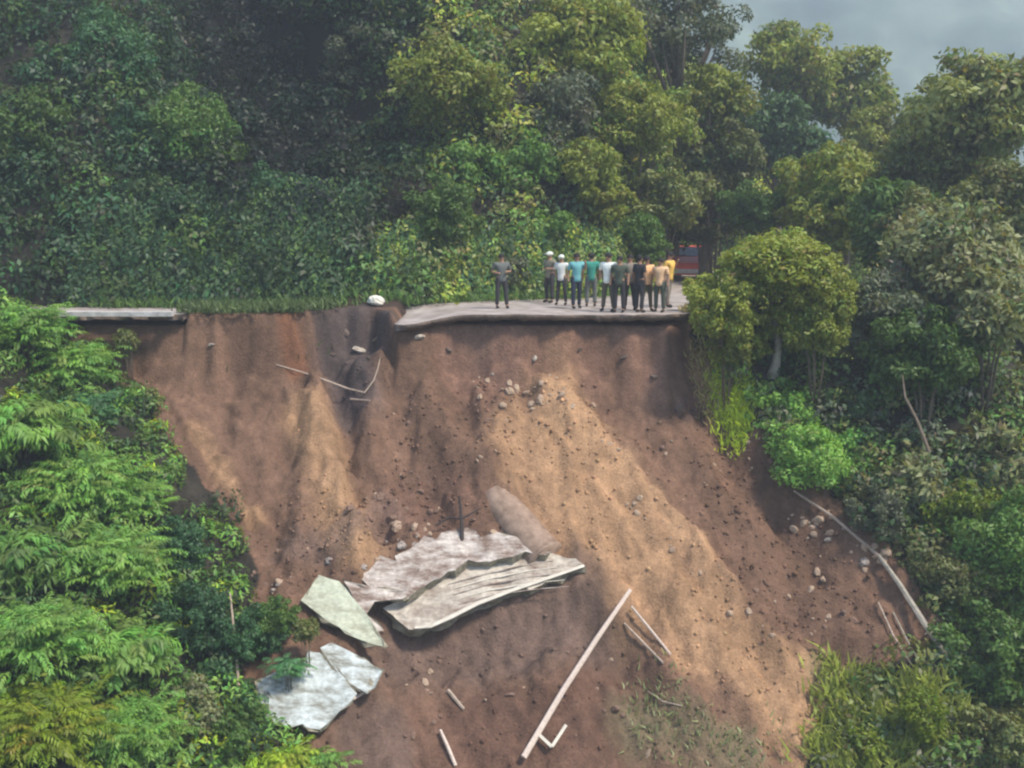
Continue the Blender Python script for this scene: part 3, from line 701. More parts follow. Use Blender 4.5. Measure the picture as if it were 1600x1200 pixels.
o = undergrowth('left_slope_undergrowth', -16, -3, -18, .2, 1300, pick([G_BRIGHT, G_MID, G_LIME, G_DARK], [4, 3, 1, 2]), (.25, .6), .17, 45, asp=.35); tag(o, 'bright green ground cover on the slope left of the slide', 'undergrowth')
o = undergrowth('right_slope_undergrowth', 4, 20, -18, 9, 1900, pick([G_MID, G_OLIVE, G_DARK, G_GREY], [3, 3, 2, 2]), (.25, .75), .17, 50); tag(o, 'dull green ground cover on the slope right of the slide', 'undergrowth')

# creepers: hanging strands on the bank behind the road
def creepers(n, x0, x1, zt, cols, name, label, ln=(.5, 1.5)):
    P = []; D = []; N_ = []; L = []; Cc = []
    for i in range(n):
        xx = rng.uniform(x0, x1); z0 = rng.uniform(.5, zt); yb = float(ybank(xx)) + z0 / 1.7 - .45 - .35 * rng.random()
        lnn = min(z0 - .1, rng.uniform(*ln)); c = np.array(cols[rng.integers(len(cols))]) * rng.uniform(.6, 1.4); k = 0; sway = rng.normal() * .15
        while k < lnn:
            p = np.array([xx + sway * k + rng.normal() * .05, yb - .12 * rng.random() - (k * .1), z0 - k]); P.append(p)
            D.append([rng.normal() * .75, -.45 + .35 * rng.normal(), -.8 + .5 * rng.normal()]); N_.append([rng.normal() * .4, -1, .35]); L.append(rng.uniform(.10, .24)); Cc.append(c * rng.uniform(.7, 1.3)); k += .075
    L = np.array(L); V, F, C_ = leaves(np.array(P), np.array(D), np.array(N_), L, L * .45, np.clip(np.array(Cc), .004, 1))
    o = obj(name, mesh_np(name, V, F, M_LEAF, C_)); tag(o, label, 'creepers', kind='stuff'); print(name, len(F))
creepers(1700, -14, -4.5, 4.2, [T(G_BLUE, .75), G_DARK, T(G_MID, .8)], 'hanging_creepers', 'dark bluish-green creepers hanging over the bank behind the left of the road')
creepers(1500, -4.5, 5.0, 2.8, [G_BRIGHT, G_MID, G_YEL, G_BLUE], 'hanging_creepers', 'lighter green creepers and ferns on the bank behind the middle of the road', (.4, 1.2))
# grassy verge clumps along the road edge
def blades(name, pts, h, col, label, per=60, rad=.3, cat_='grass'):
    P = []; D = []; L = []; Cc = []
    for p in pts:
        for i in range(per):
            q = np.array(p) + rng.normal(size=3) * [rad, rad, 0]; q[2] = float(Hq(np.array(q[0]), np.array(q[1]))) - .03
            if q[1] > float(edge(np.array(q[0]))) - .15 and q[0] < 5.5 and q[2] < 0: q[2] = .01
            P.append(q); D.append([rng.normal() * .45, rng.normal() * .45 - .2, 1]); L.append(h * rng.uniform(.5, 1.3)); Cc.append(np.array(col) * rng.uniform(.6, 1.5))
    L = np.array(L); V, F, C_ = leaves(np.array(P), np.array(D), nrm(rng.normal(size=(len(P), 3)) + [0, -1, 0]), L, L * .13 + .01, np.clip(np.array(Cc), .005, 1), bend=.4)
    o = obj(name, mesh_np(name, V, F, M_LEAF, C_)); tag(o, label, cat_, kind='stuff')
blades('verge_grass', [(xx, float(ybank(xx)) - .5 + .3 * random.random(), 0) for xx in np.arange(-13, 5, .25)], .35, G_MID, 'short grass along the inner side of the road', 40, .35)
blades('rim_grass', [(xx, float(edge(np.array(xx))) + random.uniform(.05, 1.8), 0) for xx in np.arange(-9.9, -5.6, .045)], .32, (.06, .085, .03), 'dry grass fringing the broken road edge left of the gap', 22, .12)
pts = [hitH(a + random.uniform(-25, 25), b_ + random.uniform(-15, 15)) for a, b_ in [(1320, 1090), (1360, 1110), (1400, 1130), (1330, 1150), (1450, 1090), (1380, 1180), (1440, 1160), (1500, 1120), (1310, 1190)] * 7]
blades('slope_grass', pts, .45, (.17, .20, .04), 'yellow-green grass growing at the lower right foot of the slide', 45, .3)
pts = [hitH(a + random.uniform(-40, 40), b_ + random.uniform(-20, 20)) for a, b_ in [(1010, 1150), (1060, 1120), (1110, 1170), (1030, 1090), (1180, 1180)] * 6]
blades('sparse_weeds', pts, .22, (.13, .15, .07), 'sparse weeds sprouting low on the slide', 14, .3)
# the rim on the right: dry earth and thin vegetation, and the lime-green mossy face
pts = [hitH(a + random.uniform(-9, 9), b_ + random.uniform(-12, 12)) for a, b_ in [(1080, 500), (1085, 530), (1095, 560), (1100, 590), (1108, 615), (1120, 640)] * 8]
blades('rim_weeds', pts, .25, (.20, .17, .07), 'dry weeds on the crumbling right rim of the slide', 16, .12)
pts = [hitH(a + random.uniform(-14, 14), b_ + random.uniform(-10, 10)) for a, b_ in [(1130, 580), (1140, 600), (1145, 625), (1152, 650), (1135, 610), (1150, 635)] * 10]
blades('mossy_grass', pts, .24, (.27, .34, .03), 'lime-green grassy face on the right rim beneath the round tree', 60, .16)

for p in PL:
    kind, px, py, D, R_, tint, lab, g = p[:8]; c_ = p[8] if len(p) > 8 else 'shrub'
    plant(kind, px, py, D, R_, tint, lab, g, c_, bark=M_PALEBARK if 'round-crowned' in lab or 'dark gap' in lab else None)

# ------------------------------------------------------------------ fallen slabs of the road
def on_plane(px, py, p0, n):
    d = ray(px, py); return CAM + d * float(np.dot(p0 - CAM, n) / np.dot(d, n))
def dense(poly, step=14, jit=3):
    out = []
    for i in range(len(poly)):
        a = np.array(poly[i], float); b = np.array(poly[(i + 1) % len(poly)], float); k = max(1, int(np.hypot(*(b - a)) / step))
        for q in range(k): out.append(a + (b - a) * q / k + (rng.normal(size=2) * jit if q else 0))
    return out
def slab(poly, anchor, n, th, name, mat, side, label, lift=.25, jit=2.5, group=None, ragged=.3):
    """a broken slab: its traced outline lies on a tilted plane resting on the slope; real thickness, ragged sides"""
    G_ = np.array([hitH(px, py) for px, py in poly]); gc = G_.mean(0); nf = np.linalg.svd(G_ - gc)[2][2]; nf = nf * np.sign(nf[2])
    n = nrm(np.array(n, float) * .45 + nf * .55); p0 = gc.copy(); D_ = dense(poly, jit=jit)
    for _ in range(60):
        P = np.array([on_plane(px, py, p0, n) for px, py in D_]); cl = P[:, 2] - Hq(P[:, 0], P[:, 1])
        if np.percentile(cl, 4) > lift * .4: break
        p0 = p0 + n * .03
    c = P.mean(0); rt = empty(name, c); tag(rt, label, 'slab', group); P = P - c; k = len(P)
    me = bpy.data.meshes.new('surface'); import bmesh
    bm = bmesh.new(); vs = [bm.verts.new(p) for p in P]; f = bm.faces.new(vs); f.normal_update()
    if f.normal.dot(Vector(n)) < 0: f.normal_flip()
    r = bmesh.ops.triangulate(bm, faces=[f]); bmesh.ops.subdivide_edges(bm, edges=[e for e in bm.edges if not e.is_boundary], cuts=5, use_grid_fill=False)
    bmesh.ops.triangulate(bm, faces=bm.faces[:])
    for v in bm.verts:
        if not v.is_boundary: v.co += Vector(n) * (.07 * float(fbm(np.array(v.co.x * 1.9 + 5), np.array(v.co.y * 1.9 + 5), 4)) - .01)
    bm.to_mesh(me); bm.free(); me.materials.append(mat); obj('surface', me, rt)
    b = MB(); lo = [p - n * th * (1 - ragged * random.random()) * (.6 + .4 * math.sin(i * .7) ** 2) - .08 * nrm(p - 0) * random.random() for i, p in enumerate(P)]
    mid = [p - n * th * .5 + .05 * rng.normal(size=3) for p in P]
    Vv = list(P - n * .002) + mid + lo; Fc = []
    for i in range(k):
        j = (i + 1) % k; Fc += [(i, j, j + k, i + k), (i + k, j + k, j + 2 * k, i + 2 * k)]
    Fc.append(tuple(range(2 * k, 3 * k))); b.add(Vv, Fc); b.build('broken_edge', side, rt); return rt, p0, n, c
rt, p0, n0, c0 = slab([(598, 950), (620, 968), (656, 985), (700, 968), (745, 945), (800, 925), (860, 905), (915, 884), (885, 872), (862, 864), (800, 872), (745, 880), (700, 896), (655, 926)], (745, 990), (-.05, -.32, .95), .42,
    'road_slab', M_SLAB, M_BROKEN, 'largest fallen concrete slab with a raised lip, tilted across the slide foot', .35)
b = MB(); L_ = [on_plane(px, py, p0 + n0 * .04, n0) - c0 for px, py in [(648, 981), (672, 979), (705, 964), (747, 943), (802, 922), (860, 902), (912, 884)]]
b.tube(L_, [.05, .075, .085, .08, .075, .07, .06], 6, .3, .6); b.build('lip', M_LIP, rt)
for k in range(5):                                   # rows of grooves read as thin strips of exposed aggregate
    b = MB(); y0 = 893 + k * 9; q = [on_plane(px, py, p0 + n0 * .012, n0) - c0 for px, py in [(700 + k * 4, y0 + 20 - k), (760, y0 + 3), (830, y0 - 12 + k), (865 + k * 6, y0 - 17 + k)]]
    b.tube(q, [.015, .03, .03, .012], 5, .4, .4); b.build('groove_ridge', M_LIP if k % 2 else M_SLABW, rt)
slab([(560, 900), (585, 882), (640, 858), (690, 832), (730, 824), (790, 836), (835, 850), (862, 862), (800, 870), (745, 878), (700, 893), (650, 924), (600, 928), (575, 915)], (690, 900), (-.1, -.42, .9), .30,
    'road_slab', M_SLABW, M_BROKEN, 'pale pinkish cracked slab half buried behind the largest fallen slab', .12, 5)
slab([(470, 938), (498, 898), (530, 908), (548, 930), (570, 955), (590, 985), (607, 1010), (575, 1004), (540, 990), (505, 965)], (540, 985), (-.25, -.45, .86), .10,
    'road_slab', M_SLABG, M_BROKEN, 'greenish flat slab lying left of the largest fallen slab', .35, 1.5)
slab([(535, 905), (590, 918), (650, 925), (628, 936), (585, 940), (572, 960), (590, 975), (600, 985), (585, 988), (560, 945)], (590, 960), (-.1, -.4, .9), .08,
    'road_slab', M_SLABW, M_BROKEN, 'narrow forked strip of concrete bridging the greenish and the largest slab', .35, 1)
slab([(500, 1012), (518, 1004), (560, 1025), (597, 1048), (585, 1075), (574, 1084), (545, 1066), (520, 1042)], (545, 1065), (-.1, -.5, .86), .08,
    'road_slab', M_SLABB, M_BROKEN, 'small bluish-white slab under the tip of the greenish slab', .3, 1)
slab([(402, 1068), (430, 1050), (470, 1050), (482, 1018), (500, 1020), (530, 1050), (558, 1084), (530, 1112), (500, 1140), (470, 1133), (425, 1134), (408, 1105)], (470, 1120), (-.05, -.5, .86), .08,
    'road_slab', M_SLABB, M_BROKEN, 'broad bluish-white slab at the lower left, overhung by dark fronds', .25, 2)
def stick(P, r, name, mat, label, cat_, group=None, n=7, jit=.2):
    P = [np.array(p, float) for p in P]; b0 = P[0].copy(); b = MB(); b.tube([p - b0 for p in P], r, n, jit); o = b.build(name, mat); o.location = b0; tag(o, label, cat_, group); return o
def on(px, py, dz=0): return hitH(px, py) + np.array([0, 0, dz])
def mid(a, b_, k, s=0): return a * (1 - k) + b_ * k + np.array([0, 0, -s])
a, b_ = on(818, 1206, .35), on(984, 972, .85)
stick([a, mid(a, b_, .35, -.12), mid(a, b_, .66, -.10), b_], [.075, .07, .062, .05], 'fallen_pole', M_WOOD, 'long straight pale pole slanting up from the bottom edge', 'pole')
stick([on(986, 968, .35), on(1018, 998, .2), on(1048, 1030, .12)], [.03, .035, .025], 'stick', M_WOOD, 'thin pale stick running down right from the top of the long pole', 'stick')
stick([on(975, 985, .2), on(1008, 1015, .12), on(1036, 1042, .10)], [.025, .04, .03], 'stick', M_WOOD2, 'duller stick parallel to and below the thin pale stick', 'stick')
stick([on(688, 1150, .15), on(700, 1175, .12), on(712, 1203, .1)], [.035, .045, .04], 'stick', M_WOOD, 'short pale stake at the bottom edge left of the long pole', 'stick')
stick([on(700, 1082, .06), on(725, 1112, .06)], [.05, .04], 'stick', M_WOOD2, 'short brown stub lying on the dark soil under the largest slab', 'stick')
stick([on(497, 1146, .18), on(530, 1118, .2), on(574, 1094, .25)], [.03, .045, .035], 'stick', M_WOOD, 'pale stick along the lower right edge of the broad bluish slab', 'stick')
stick([on(722, 880, .1), on(722, 850, .55), on(718, 826, .9)], [.06, .05, .03], 'charred_stump', M_DARKWOOD, 'dark thin stump standing on the pale pinkish slab', 'stump')
stick([on(680, 842, .35), on(700, 838, .5), on(722, 846, .62), on(752, 834, .7)], [.02, .03, .03, .015], 'dark_branch', M_DARKWOOD, 'dark branch lying across the top of the charred stump', 'branch')
stick([on(600, 944, .5), on(628, 938, .5), on(655, 920, .5), on(672, 908, .45)], [.015, .025, .03, .015], 'dark_branch', M_DARKWOOD, 'thin dark branch lying on the left end of the largest slab', 'branch')
def lpiece():
    c = on(862, 1172, .3); rt = empty('broken_frame', c); tag(rt, 'small white L-shaped broken frame beside the foot of the long pole', 'frame')
    for q in ([(843, 1168), (862, 1186)], [(862, 1186), (884, 1152)]):
        p = [on(*v, .3) - c for v in q]; b = MB(); b.tube(p, .05, 4, .1); b.build('bar', M_LIP, rt)
lpiece()
# roots and vines
stick([on(432, 574, .08), on(470, 586, .10), on(505, 600, .14), on(545, 616, .16), on(570, 622, .16), on(584, 603, .16), on(590, 585, .14), on(594, 566, .12)], [.015, .022, .028, .028, .026, .022, .02, .012], 'exposed_root', M_WOOD2, 'long pale root sagging in a hook across the upper gully', 'root')
stick([on(548, 628, .08), on(578, 630, .08)], [.03, .02], 'exposed_root', M_WOOD2, 'short pale root end under the sagging long root', 'root')
a, b_ = on(1372, 888, .35), on(1480, 1046, .3)
stick([a, mid(a, b_, .3, -.05), mid(a, b_, .7, .02), b_], [.05, .075, .08, .06], 'fallen_tree', M_PALEBARK, 'long dead trunk lying down the right rim of the slide', 'trunk')
stick([on(1240, 775, .15), on(1300, 815, .15), on(1372, 880, .2)], [.03, .045, .05], 'dead_branch', M_WOOD2, 'dead branch along the right rim above the long dead trunk', 'branch')
stick([on(1372, 950, .15), on(1395, 1000, .12), on(1425, 1046, .1)], [.02, .03, .02], 'dead_branch', M_WOOD2, 'thin dead branch left of the long dead trunk', 'branch')
stick([on(1395, 965, .15), on(1415, 1005, .14), on(1436, 1040, .1)], [.02, .025, .02], 'dead_branch', M_PALEBARK, 'second thin dead branch, between the first and the long trunk', 'branch')
stick([on(1445, 1000, .15), on(1462, 1000, .3), on(1480, 1022, .15)], [.02, .03, .02], 'dead_branch', M_PALEBARK, 'short crooked branch crossing the lower end of the long trunk', 'branch')
stick([on(1065, 1110, .12), on(1035, 1108, .2), on(1012, 1086, .1)], [.015, .02, .01], 'dead_branch', M_WOOD2, 'small bent twig among the weeds below the pale sticks', 'branch')
stick([on(362, 990, 1.0), on(368, 1040, .8), on(374, 1090, .2)], [.02, .035, .04], 'bare_sapling', M_WOOD2, 'pale bare stem standing left of the broad bluish slab', 'stem')
# bare pale sapling by the dark gap
stick([at(1452, 706, 28), at(1432, 655, 28.2), at(1414, 620, 28.3), at(1410, 585, 28.5)], [.05, .04, .03, .015], 'bare_sapling', M_BARK, 'thin crooked sapling trunk in front of the dark gap', 'sapling')
# mud-covered pipe / chute
def pipe():
    a, c = on(768, 742, -.62), on(850, 866, -.12); rt = empty('culvert_pipe', a); tag(rt, 'smooth mud-covered culvert pipe slanting down to the largest slab', 'pipe')
    b = MB(); d = c - a; b.tube([d * k / 8 for k in range(9)], [.45, .5, .53, .55, .56, .56, .56, .56, .57], 24); b.build('barrel', M_PIPE, rt, True)
    b = MB(); b.tube([d * .99, d * 1.015], .59, 24); b.build('collar', M_PIPE, rt, True)
pipe()
# pale boulder and soil clods beside the gap
def rock_mesh(mat, seed, n=14, m=9):
    r_ = np.random.default_rng(seed); b = MB(); b.ball((0, 0, 0), 1, (1, .8, .7), n, m); V = np.array(b.v)
    for _ in range(7):
        d = nrm(r_.normal(size=3)); k = r_.uniform(.45, .8); s_ = V @ d; V = V - np.maximum(s_ - k, 0)[:, None] * d * .85
    V += .05 * r_.normal(size=V.shape); b.v = [tuple(v) for v in V]
    me = bpy.data.meshes.new('rock'); me.from_pydata(b.v, [], b.f); me.materials.append(mat); return me
o = obj('boulder', rock_mesh(M_WHITEROCK, 3)); o.location = at(588, 462, 34.3); o.scale = (.27, .24, .26)
o.location.z = float(Hq(o.location.x, o.location.y)) + .16; tag(o, 'white rounded boulder perched beside the road left of the gap slab', 'boulder')
RM = [rock_mesh(M_ROCK, 11), rock_mesh(M_ROCK, 12), rock_mesh(M_BROWNROCK, 13), rock_mesh(M_BROWNROCK, 14), rock_mesh(M_ROCK, 15), rock_mesh(M_SLABW, 16)]
def rocks(areas, n, s, which, label, group, cat_='rock', name='rock'):
    for i in range(n):
        a = areas[random.randrange(len(areas))]; p = hitH(a[0] + random.gauss(0, a[2]), a[1] + random.gauss(0, a[3]))
        sz = s[0] + (s[1] - s[0]) * random.random() ** 2.5
        o = obj(name, RM[random.choice(which)]); o.location = p + np.array([0, 0, sz * .15]); o.scale = (sz * random.uniform(.8, 1.3), sz, sz * random.uniform(.6, 1)); o.rotation_euler = (random.random(), random.random(), random.random() * 6)
        tag(o, label, cat_, group)
rocks([(780, 610, 35, 15), (840, 610, 30, 15), (880, 640, 25, 15), (800, 660, 30, 20), (870, 620, 20, 15)], 34, (.05, .19), [0, 1, 4], 'pale clod among those strewn below the middle of the road edge', 'pale clods below the road edge')
rocks([(940, 690, 22, 18), (1010, 790, 22, 18), (1060, 850, 22, 15), (1110, 890, 20, 12), (1170, 960, 25, 15)], 26, (.04, .15), [0, 1, 4], 'pale clod along the crest of the tan soil run', 'pale clods on the tan run')
rocks([(1160, 690, 25, 22), (1180, 720, 20, 20), (1110, 740, 25, 30), (1060, 700, 22, 25)], 26, (.04, .14), [0, 4, 2], 'clod on the dark band by the right rim', 'clods on the dark band')
rocks([(1300, 830, 25, 12), (1340, 860, 22, 12), (1370, 880, 15, 10), (1270, 810, 18, 10)], 34, (.06, .20), [0, 1, 4, 5], 'pale stone heaped along the right rim above the dead trunk', 'pale stones on the right rim')
rocks([(1250, 900, 30, 18), (1310, 960, 30, 22), (1260, 990, 40, 22)], 24, (.04, .13), [0, 4, 2], 'clod scattered left of the long dead trunk', 'clods left of the dead trunk')
rocks([(630, 850, 22, 12), (600, 880, 18, 10), (660, 830, 18, 10), (780, 850, 18, 8)], 26, (.07, .22), [5, 0, 1], 'pale chunk of rubble on the upper edge of the pale pinkish slab', 'rubble by the pale slab')
rocks([(620, 740, 35, 25), (650, 790, 35, 20), (600, 800, 25, 20), (720, 790, 18, 18)], 34, (.05, .2), [2, 3, 2, 0], 'brown clod on the broken ground above the fallen slabs', 'brown clods above the slabs')
rocks([(440, 880, 35, 18), (500, 870, 30, 15), (420, 920, 20, 12)], 22, (.04, .16), [2, 3, 0, 5], 'clod left above the greenish slab', 'clods above the greenish slab')
rocks([(760, 1100, 90, 40), (900, 1040, 60, 40), (680, 1060, 40, 30), (950, 1130, 50, 35)], 40, (.04, .15), [2, 3, 2, 0], 'brown clod on the dark soil below the largest slab', 'clods below the largest slab')
rocks([(640, 650, 30, 30), (740, 700, 20, 30), (760, 640, 15, 20)], 20, (.04, .13), [2, 0], 'clod on the reddish slope under the road gap', 'clods under the gap')
def chunks():
    for i, (px, py, sz) in enumerate([(655, 528, .22), (700, 548, .16), (540, 520, .2), (560, 548, .26), (520, 556, .18), (588, 530, .15), (835, 560, .15), (905, 548, .13), (975, 560, .16), (330, 540, .15), (1022, 590, .2), (1060, 640, .22), (770, 585, .12)]):
        o = obj('road_chunk', rock_mesh(M_ROADSIDE if i % 3 else M_SLAB, 40 + i, 9, 6)); o.location = on(px, py, sz * .1); o.scale = (sz, sz * .8, sz * .5); o.rotation_euler = (random.random(), random.random(), random.random() * 6)
        tag(o, 'angular chunk broken off the road, stuck in the scarp just below its edge', 'chunk', 'chunks fallen from the road edge')
chunks()
Cg = C_GROUND.reshape(ny, nx, 3)
def soil_at(x, y): return Cg[min(np.searchsorted(AY, y), ny - 1), min(np.searchsorted(AX, x), nx - 1)]
# fine rubble: thousands of crumbs
def crumbs(areas, n, s, name, label, mat):
    o8 = np.array([(1, 0, 0), (-1, 0, 0), (0, 1, 0), (0, -1, 0), (0, 0, 1), (0, 0, -1)], float); F8 = np.array([(0, 2, 4), (2, 1, 4), (1, 3, 4), (3, 0, 4), (2, 0, 5), (1, 2, 5), (3, 1, 5), (0, 3, 5)])
    Vs, Fs, Cs = [], [], []
    cx = []
    for a in areas:
        p = hitH(a[0], a[1]); sx = a[2] / 60; sy = a[3] / 38; cx.append((p[0], p[1], sx, sy))
    for i in range(n):
        a = cx[rng.integers(len(cx))]; xx = a[0] + rng.normal() * a[2]; yy = a[1] + rng.normal() * a[3]
        if yy > edge(np.array(xx)) - .5: continue
        q = s[0] + (s[1] - s[0]) * rng.random() ** 3; V = o8 * (q * (.6 + .8 * rng.random((6, 3)))) + [xx, yy, float(Hq(xx, yy)) + q * .2]
        Fs.append(F8 + 6 * len(Vs)); Vs.append(V); Cs.append(np.tile(np.clip(soil_at(xx, yy) * rng.uniform(.85, 1.45) * (1 + .03 * rng.normal(size=3)), .01, 1), (6, 1)))
    tag(obj(name, mesh_np(name, np.vstack(Vs), np.vstack(Fs), mat, np.vstack(Cs))), label, 'rubble', kind='stuff')
crumbs([(800, 640, 80, 50), (930, 700, 50, 60), (1150, 720, 60, 70), (1300, 900, 90, 70), (640, 780, 80, 60), (620, 840, 80, 40), (480, 880, 90, 40), (800, 1100, 150, 80), (1200, 980, 100, 60), (1100, 1120, 120, 60), (1110, 620, 20, 60), (1250, 950, 90, 60), (700, 600, 120, 60)], 5200, (.012, .08), 'fine_rubble', 'fine crumbs of soil and stone scattered over the slide', M_SOIL)

# ------------------------------------------------------------------ people
SKIN = simple('skin', (.34, .19, .12), var=.08, bump=0); HAIR = simple('hair', (.015, .012, .01), bump=0); EYE = simple('eye_dark', (.02, .015, .01), rough=.3, bump=0)
def cloth(n, c): return simple(n, c, rough=.9, var=.12, scale=7, bump=.15)
def skin_mesh(name, chains, lvl=1):
    """chains of (point, radius) grown with the Skin modifier; returns one evaluated mesh"""
    V = []; E = []; Rr = []; key = {}
    for ch in chains:
        prev = None
        for p, r in ch:
            k = tuple(round(c, 4) for c in p)
            if k not in key: key[k] = len(V); V.append(p); Rr.append(r)
            i = key[k]
            if prev is not None and prev != i: E.append((prev, i))
            prev = i
    me = bpy.data.meshes.new(name); me.from_pydata(V, E, []); o = bpy.data.objects.new(name, me); COL.objects.link(o)
    o.modifiers.new('s', 'SKIN'); 
    sv = me.skin_vertices[0].data
    for i, r in enumerate(Rr): sv[i].radius = (r, r) if not isinstance(r, tuple) else r
    sv[0].use_root = True; m = o.modifiers.new('d', 'SUBSURF'); m.levels = lvl
    dg = bpy.context.evaluated_depsgraph_get(); dg.update(); out = bpy.data.meshes.new_from_object(o.evaluated_get(dg)); out.name = name
    bpy.data.objects.remove(o); out.polygons.foreach_set('use_smooth', [True] * len(out.polygons)); out.materials.clear(); out.materials.append(SKIN); return out
def pose(arm_l, arm_r, legs, lean=0, female=0):
    """facing -Y, height 1.70; arms = (elbow, wrist) per side, legs = (knee, ankle) per side"""
    hip = .10; sh = .185; P = {}
    pel = (0, 0, .93); ch = (0, -lean, 1.22); nk = (0, -lean * 1.3, 1.43); hd = (0, -lean * 1.5 - .015, 1.58)
    body = [[(pel, .13), ((0, -lean * .4, 1.05), .125), (ch, .145), ((0, -lean * 1.2, 1.36), .10), (nk, .055), ((0, -lean * 1.4, 1.49), .062), (hd, .088), ((0, -lean * 1.5, 1.66), .065)]]
    top = [[((0, 0, .80), .15), ((0, 0, .90), .158), ((0, -lean * .4, 1.05), .14), (ch, .16), ((0, -lean * 1.2, 1.37), .115), ((0, -lean * 1.3, 1.425), .07)]]
    leg = [[((0, 0, 1.06), .13), (pel, .142)]]; sleeves = []; shoe = []
    for s, (el, wr) in ((-1, arm_l), (1, arm_r)):
        sp = (s * sh, -lean * 1.2, 1.38); st = (0, -lean * 1.2, 1.36)
        body.append([(st, .10), (sp, .058), (el, .042), (wr, .028)])
        top.append([((0, -lean * 1.2, 1.37), .115), (sp, .075), (tuple((np.array(sp) + el) / 2), .066), (tuple(np.array(sp) * .15 + np.array(el) * .85), .055)])
        w = np.array(wr); d = nrm(w - np.array(el)); u = nrm(np.cross(d, (0, 1, 0.2))); hand = w + d * .06
        body[-1].append((tuple(w + d * .03), .032)); body[-1].append((tuple(hand), .034))
        for q, ln in ((-1.5, .055), (-.5, .068), (.5, .072), (1.5, .06)):
            b0 = hand + d * .02 + u * q * .017; body.append([(tuple(b0), .0095), (tuple(b0 + d * ln * .6 + np.array([0, -.008, 0])), .009), (tuple(b0 + d * ln + np.array([0, -.02, 0])), .008)])
        t0 = w + d * .035 - u * .03 * s; body.append([(tuple(t0), .011), (tuple(t0 + d * .03 - u * .025 * s + np.array([0, -.012, 0])), .01), (tuple(t0 + d * .055 - u * .03 * s + np.array([0, -.02, 0])), .009)])
    for s, (kn, an) in ((-1, legs[0]), (1, legs[1])):
        hp = (s * hip, 0, .86)
        body.append([(pel, .13), (hp, .088), (kn, .055), (an, .038), ((an[0], an[1] - .05, .045), .035), ((an[0], an[1] - .15, .035), .03)])
        leg.append([(pel, .145), (hp, .10), (tuple((np.array(hp) + kn) / 2), .088), (kn, .072), (tuple(np.array(kn) * .3 + np.array(an) * .7), .064), ((an[0], an[1], .09), .062)])
        shoe.append([((an[0], an[1] + .03, .055), .048), ((an[0], an[1] - .06, .048), .048), ((an[0], an[1] - .17, .038), .038)])
    m = dict(body=skin_mesh('body', body), shirt=skin_mesh('shirt', top), trousers=skin_mesh('trousers', leg), shoe=[skin_mesh('shoe', [c]) for c in shoe])
    return m, hd
AD = lambda s, f=0: ((s * .24, .02 + f, 1.12), (s * .25, -.05 + f, .88))
POSES = [
 pose(AD(-1), AD(1), (((-.11, -.02, .49), (-.12, .01, .09)), ((.11, -.02, .49), (.12, 0, .09)))),
 pose(((-.27, .04, 1.14), (-.12, -.16, 1.10)), ((.27, .04, 1.14), (.10, -.18, 1.14)), (((-.12, -.03, .49), (-.13, .02, .09)), ((.12, -.02, .49), (.15, -.03, .09)))),
 pose(AD(-1, .03), ((.26, -.08, 1.20), (.20, -.20, 1.42)), (((-.10, -.06, .50), (-.11, -.04, .09)), ((.11, .02, .49), (.13, .10, .10))), .03),
 pose(((-.27, .06, 1.14), (-.16, -.02, .95)), ((.27, .06, 1.14), (.16, -.02, .95)), (((-.12, 0, .49), (-.16, .02, .09)), ((.12, 0, .49), (.16, .02, .09)))),
]
hb = MB(); hb.ball((0, .026, .03), .104, (.93, 1.02, .98), 12, 8); hb.v = [(x_, y_, z_) if z_ > -.02 or y_ > .03 else (x_ * .8, y_ * .5 + .02, -.01) for x_, y_, z_ in hb.v]
hair_me = bpy.data.meshes.new('hair'); hair_me.from_pydata(hb.v, [], hb.f); hair_me.materials.append(HAIR)
cb = MB(); cb.ball((0, .005, .045), .112, (.95, 1.05, .75), 12, 8); cb.box((0, -.135, .045), (.15, .11, .015)); cap_me = bpy.data.meshes.new('cap'); cap_me.from_pydata(cb.v, [], cb.f); cap_me.materials.append(HAIR)
fb = MB(); fb.tube([(0, -.085, .015), (0, -.112, -.025), (0, -.085, -.03)], [.008, .014, .008], 6); nose_me = bpy.data.meshes.new('nose'); nose_me.from_pydata(fb.v, [], fb.f); nose_me.materials.append(SKIN)
eb = MB(); eb.ball((0, 0, 0), .012, (1.1, .7, .7), 6, 4); eye_me = bpy.data.meshes.new('eye'); eye_me.from_pydata(eb.v, [], eb.f); eye_me.materials.append(EYE)
mb_ = MB(); mb_.box((0, -.086, -.052), (.05, .012, .010)); mo_me = bpy.data.meshes.new('mouth'); mo_me.from_pydata(mb_.v, [], mb_.f); mo_me.materials.append(simple('lips', (.25, .09, .07), bump=0))
eab = MB(); eab.ball((.09, .01, -.005), .024, (.45, .8, 1.2), 7, 5); eab.ball((-.09, .01, -.005), .024, (.45, .8, 1.2), 7, 5); ear_me = bpy.data.meshes.new('ears'); ear_me.from_pydata(eab.v, [], eab.f); ear_me.materials.append(SKIN)
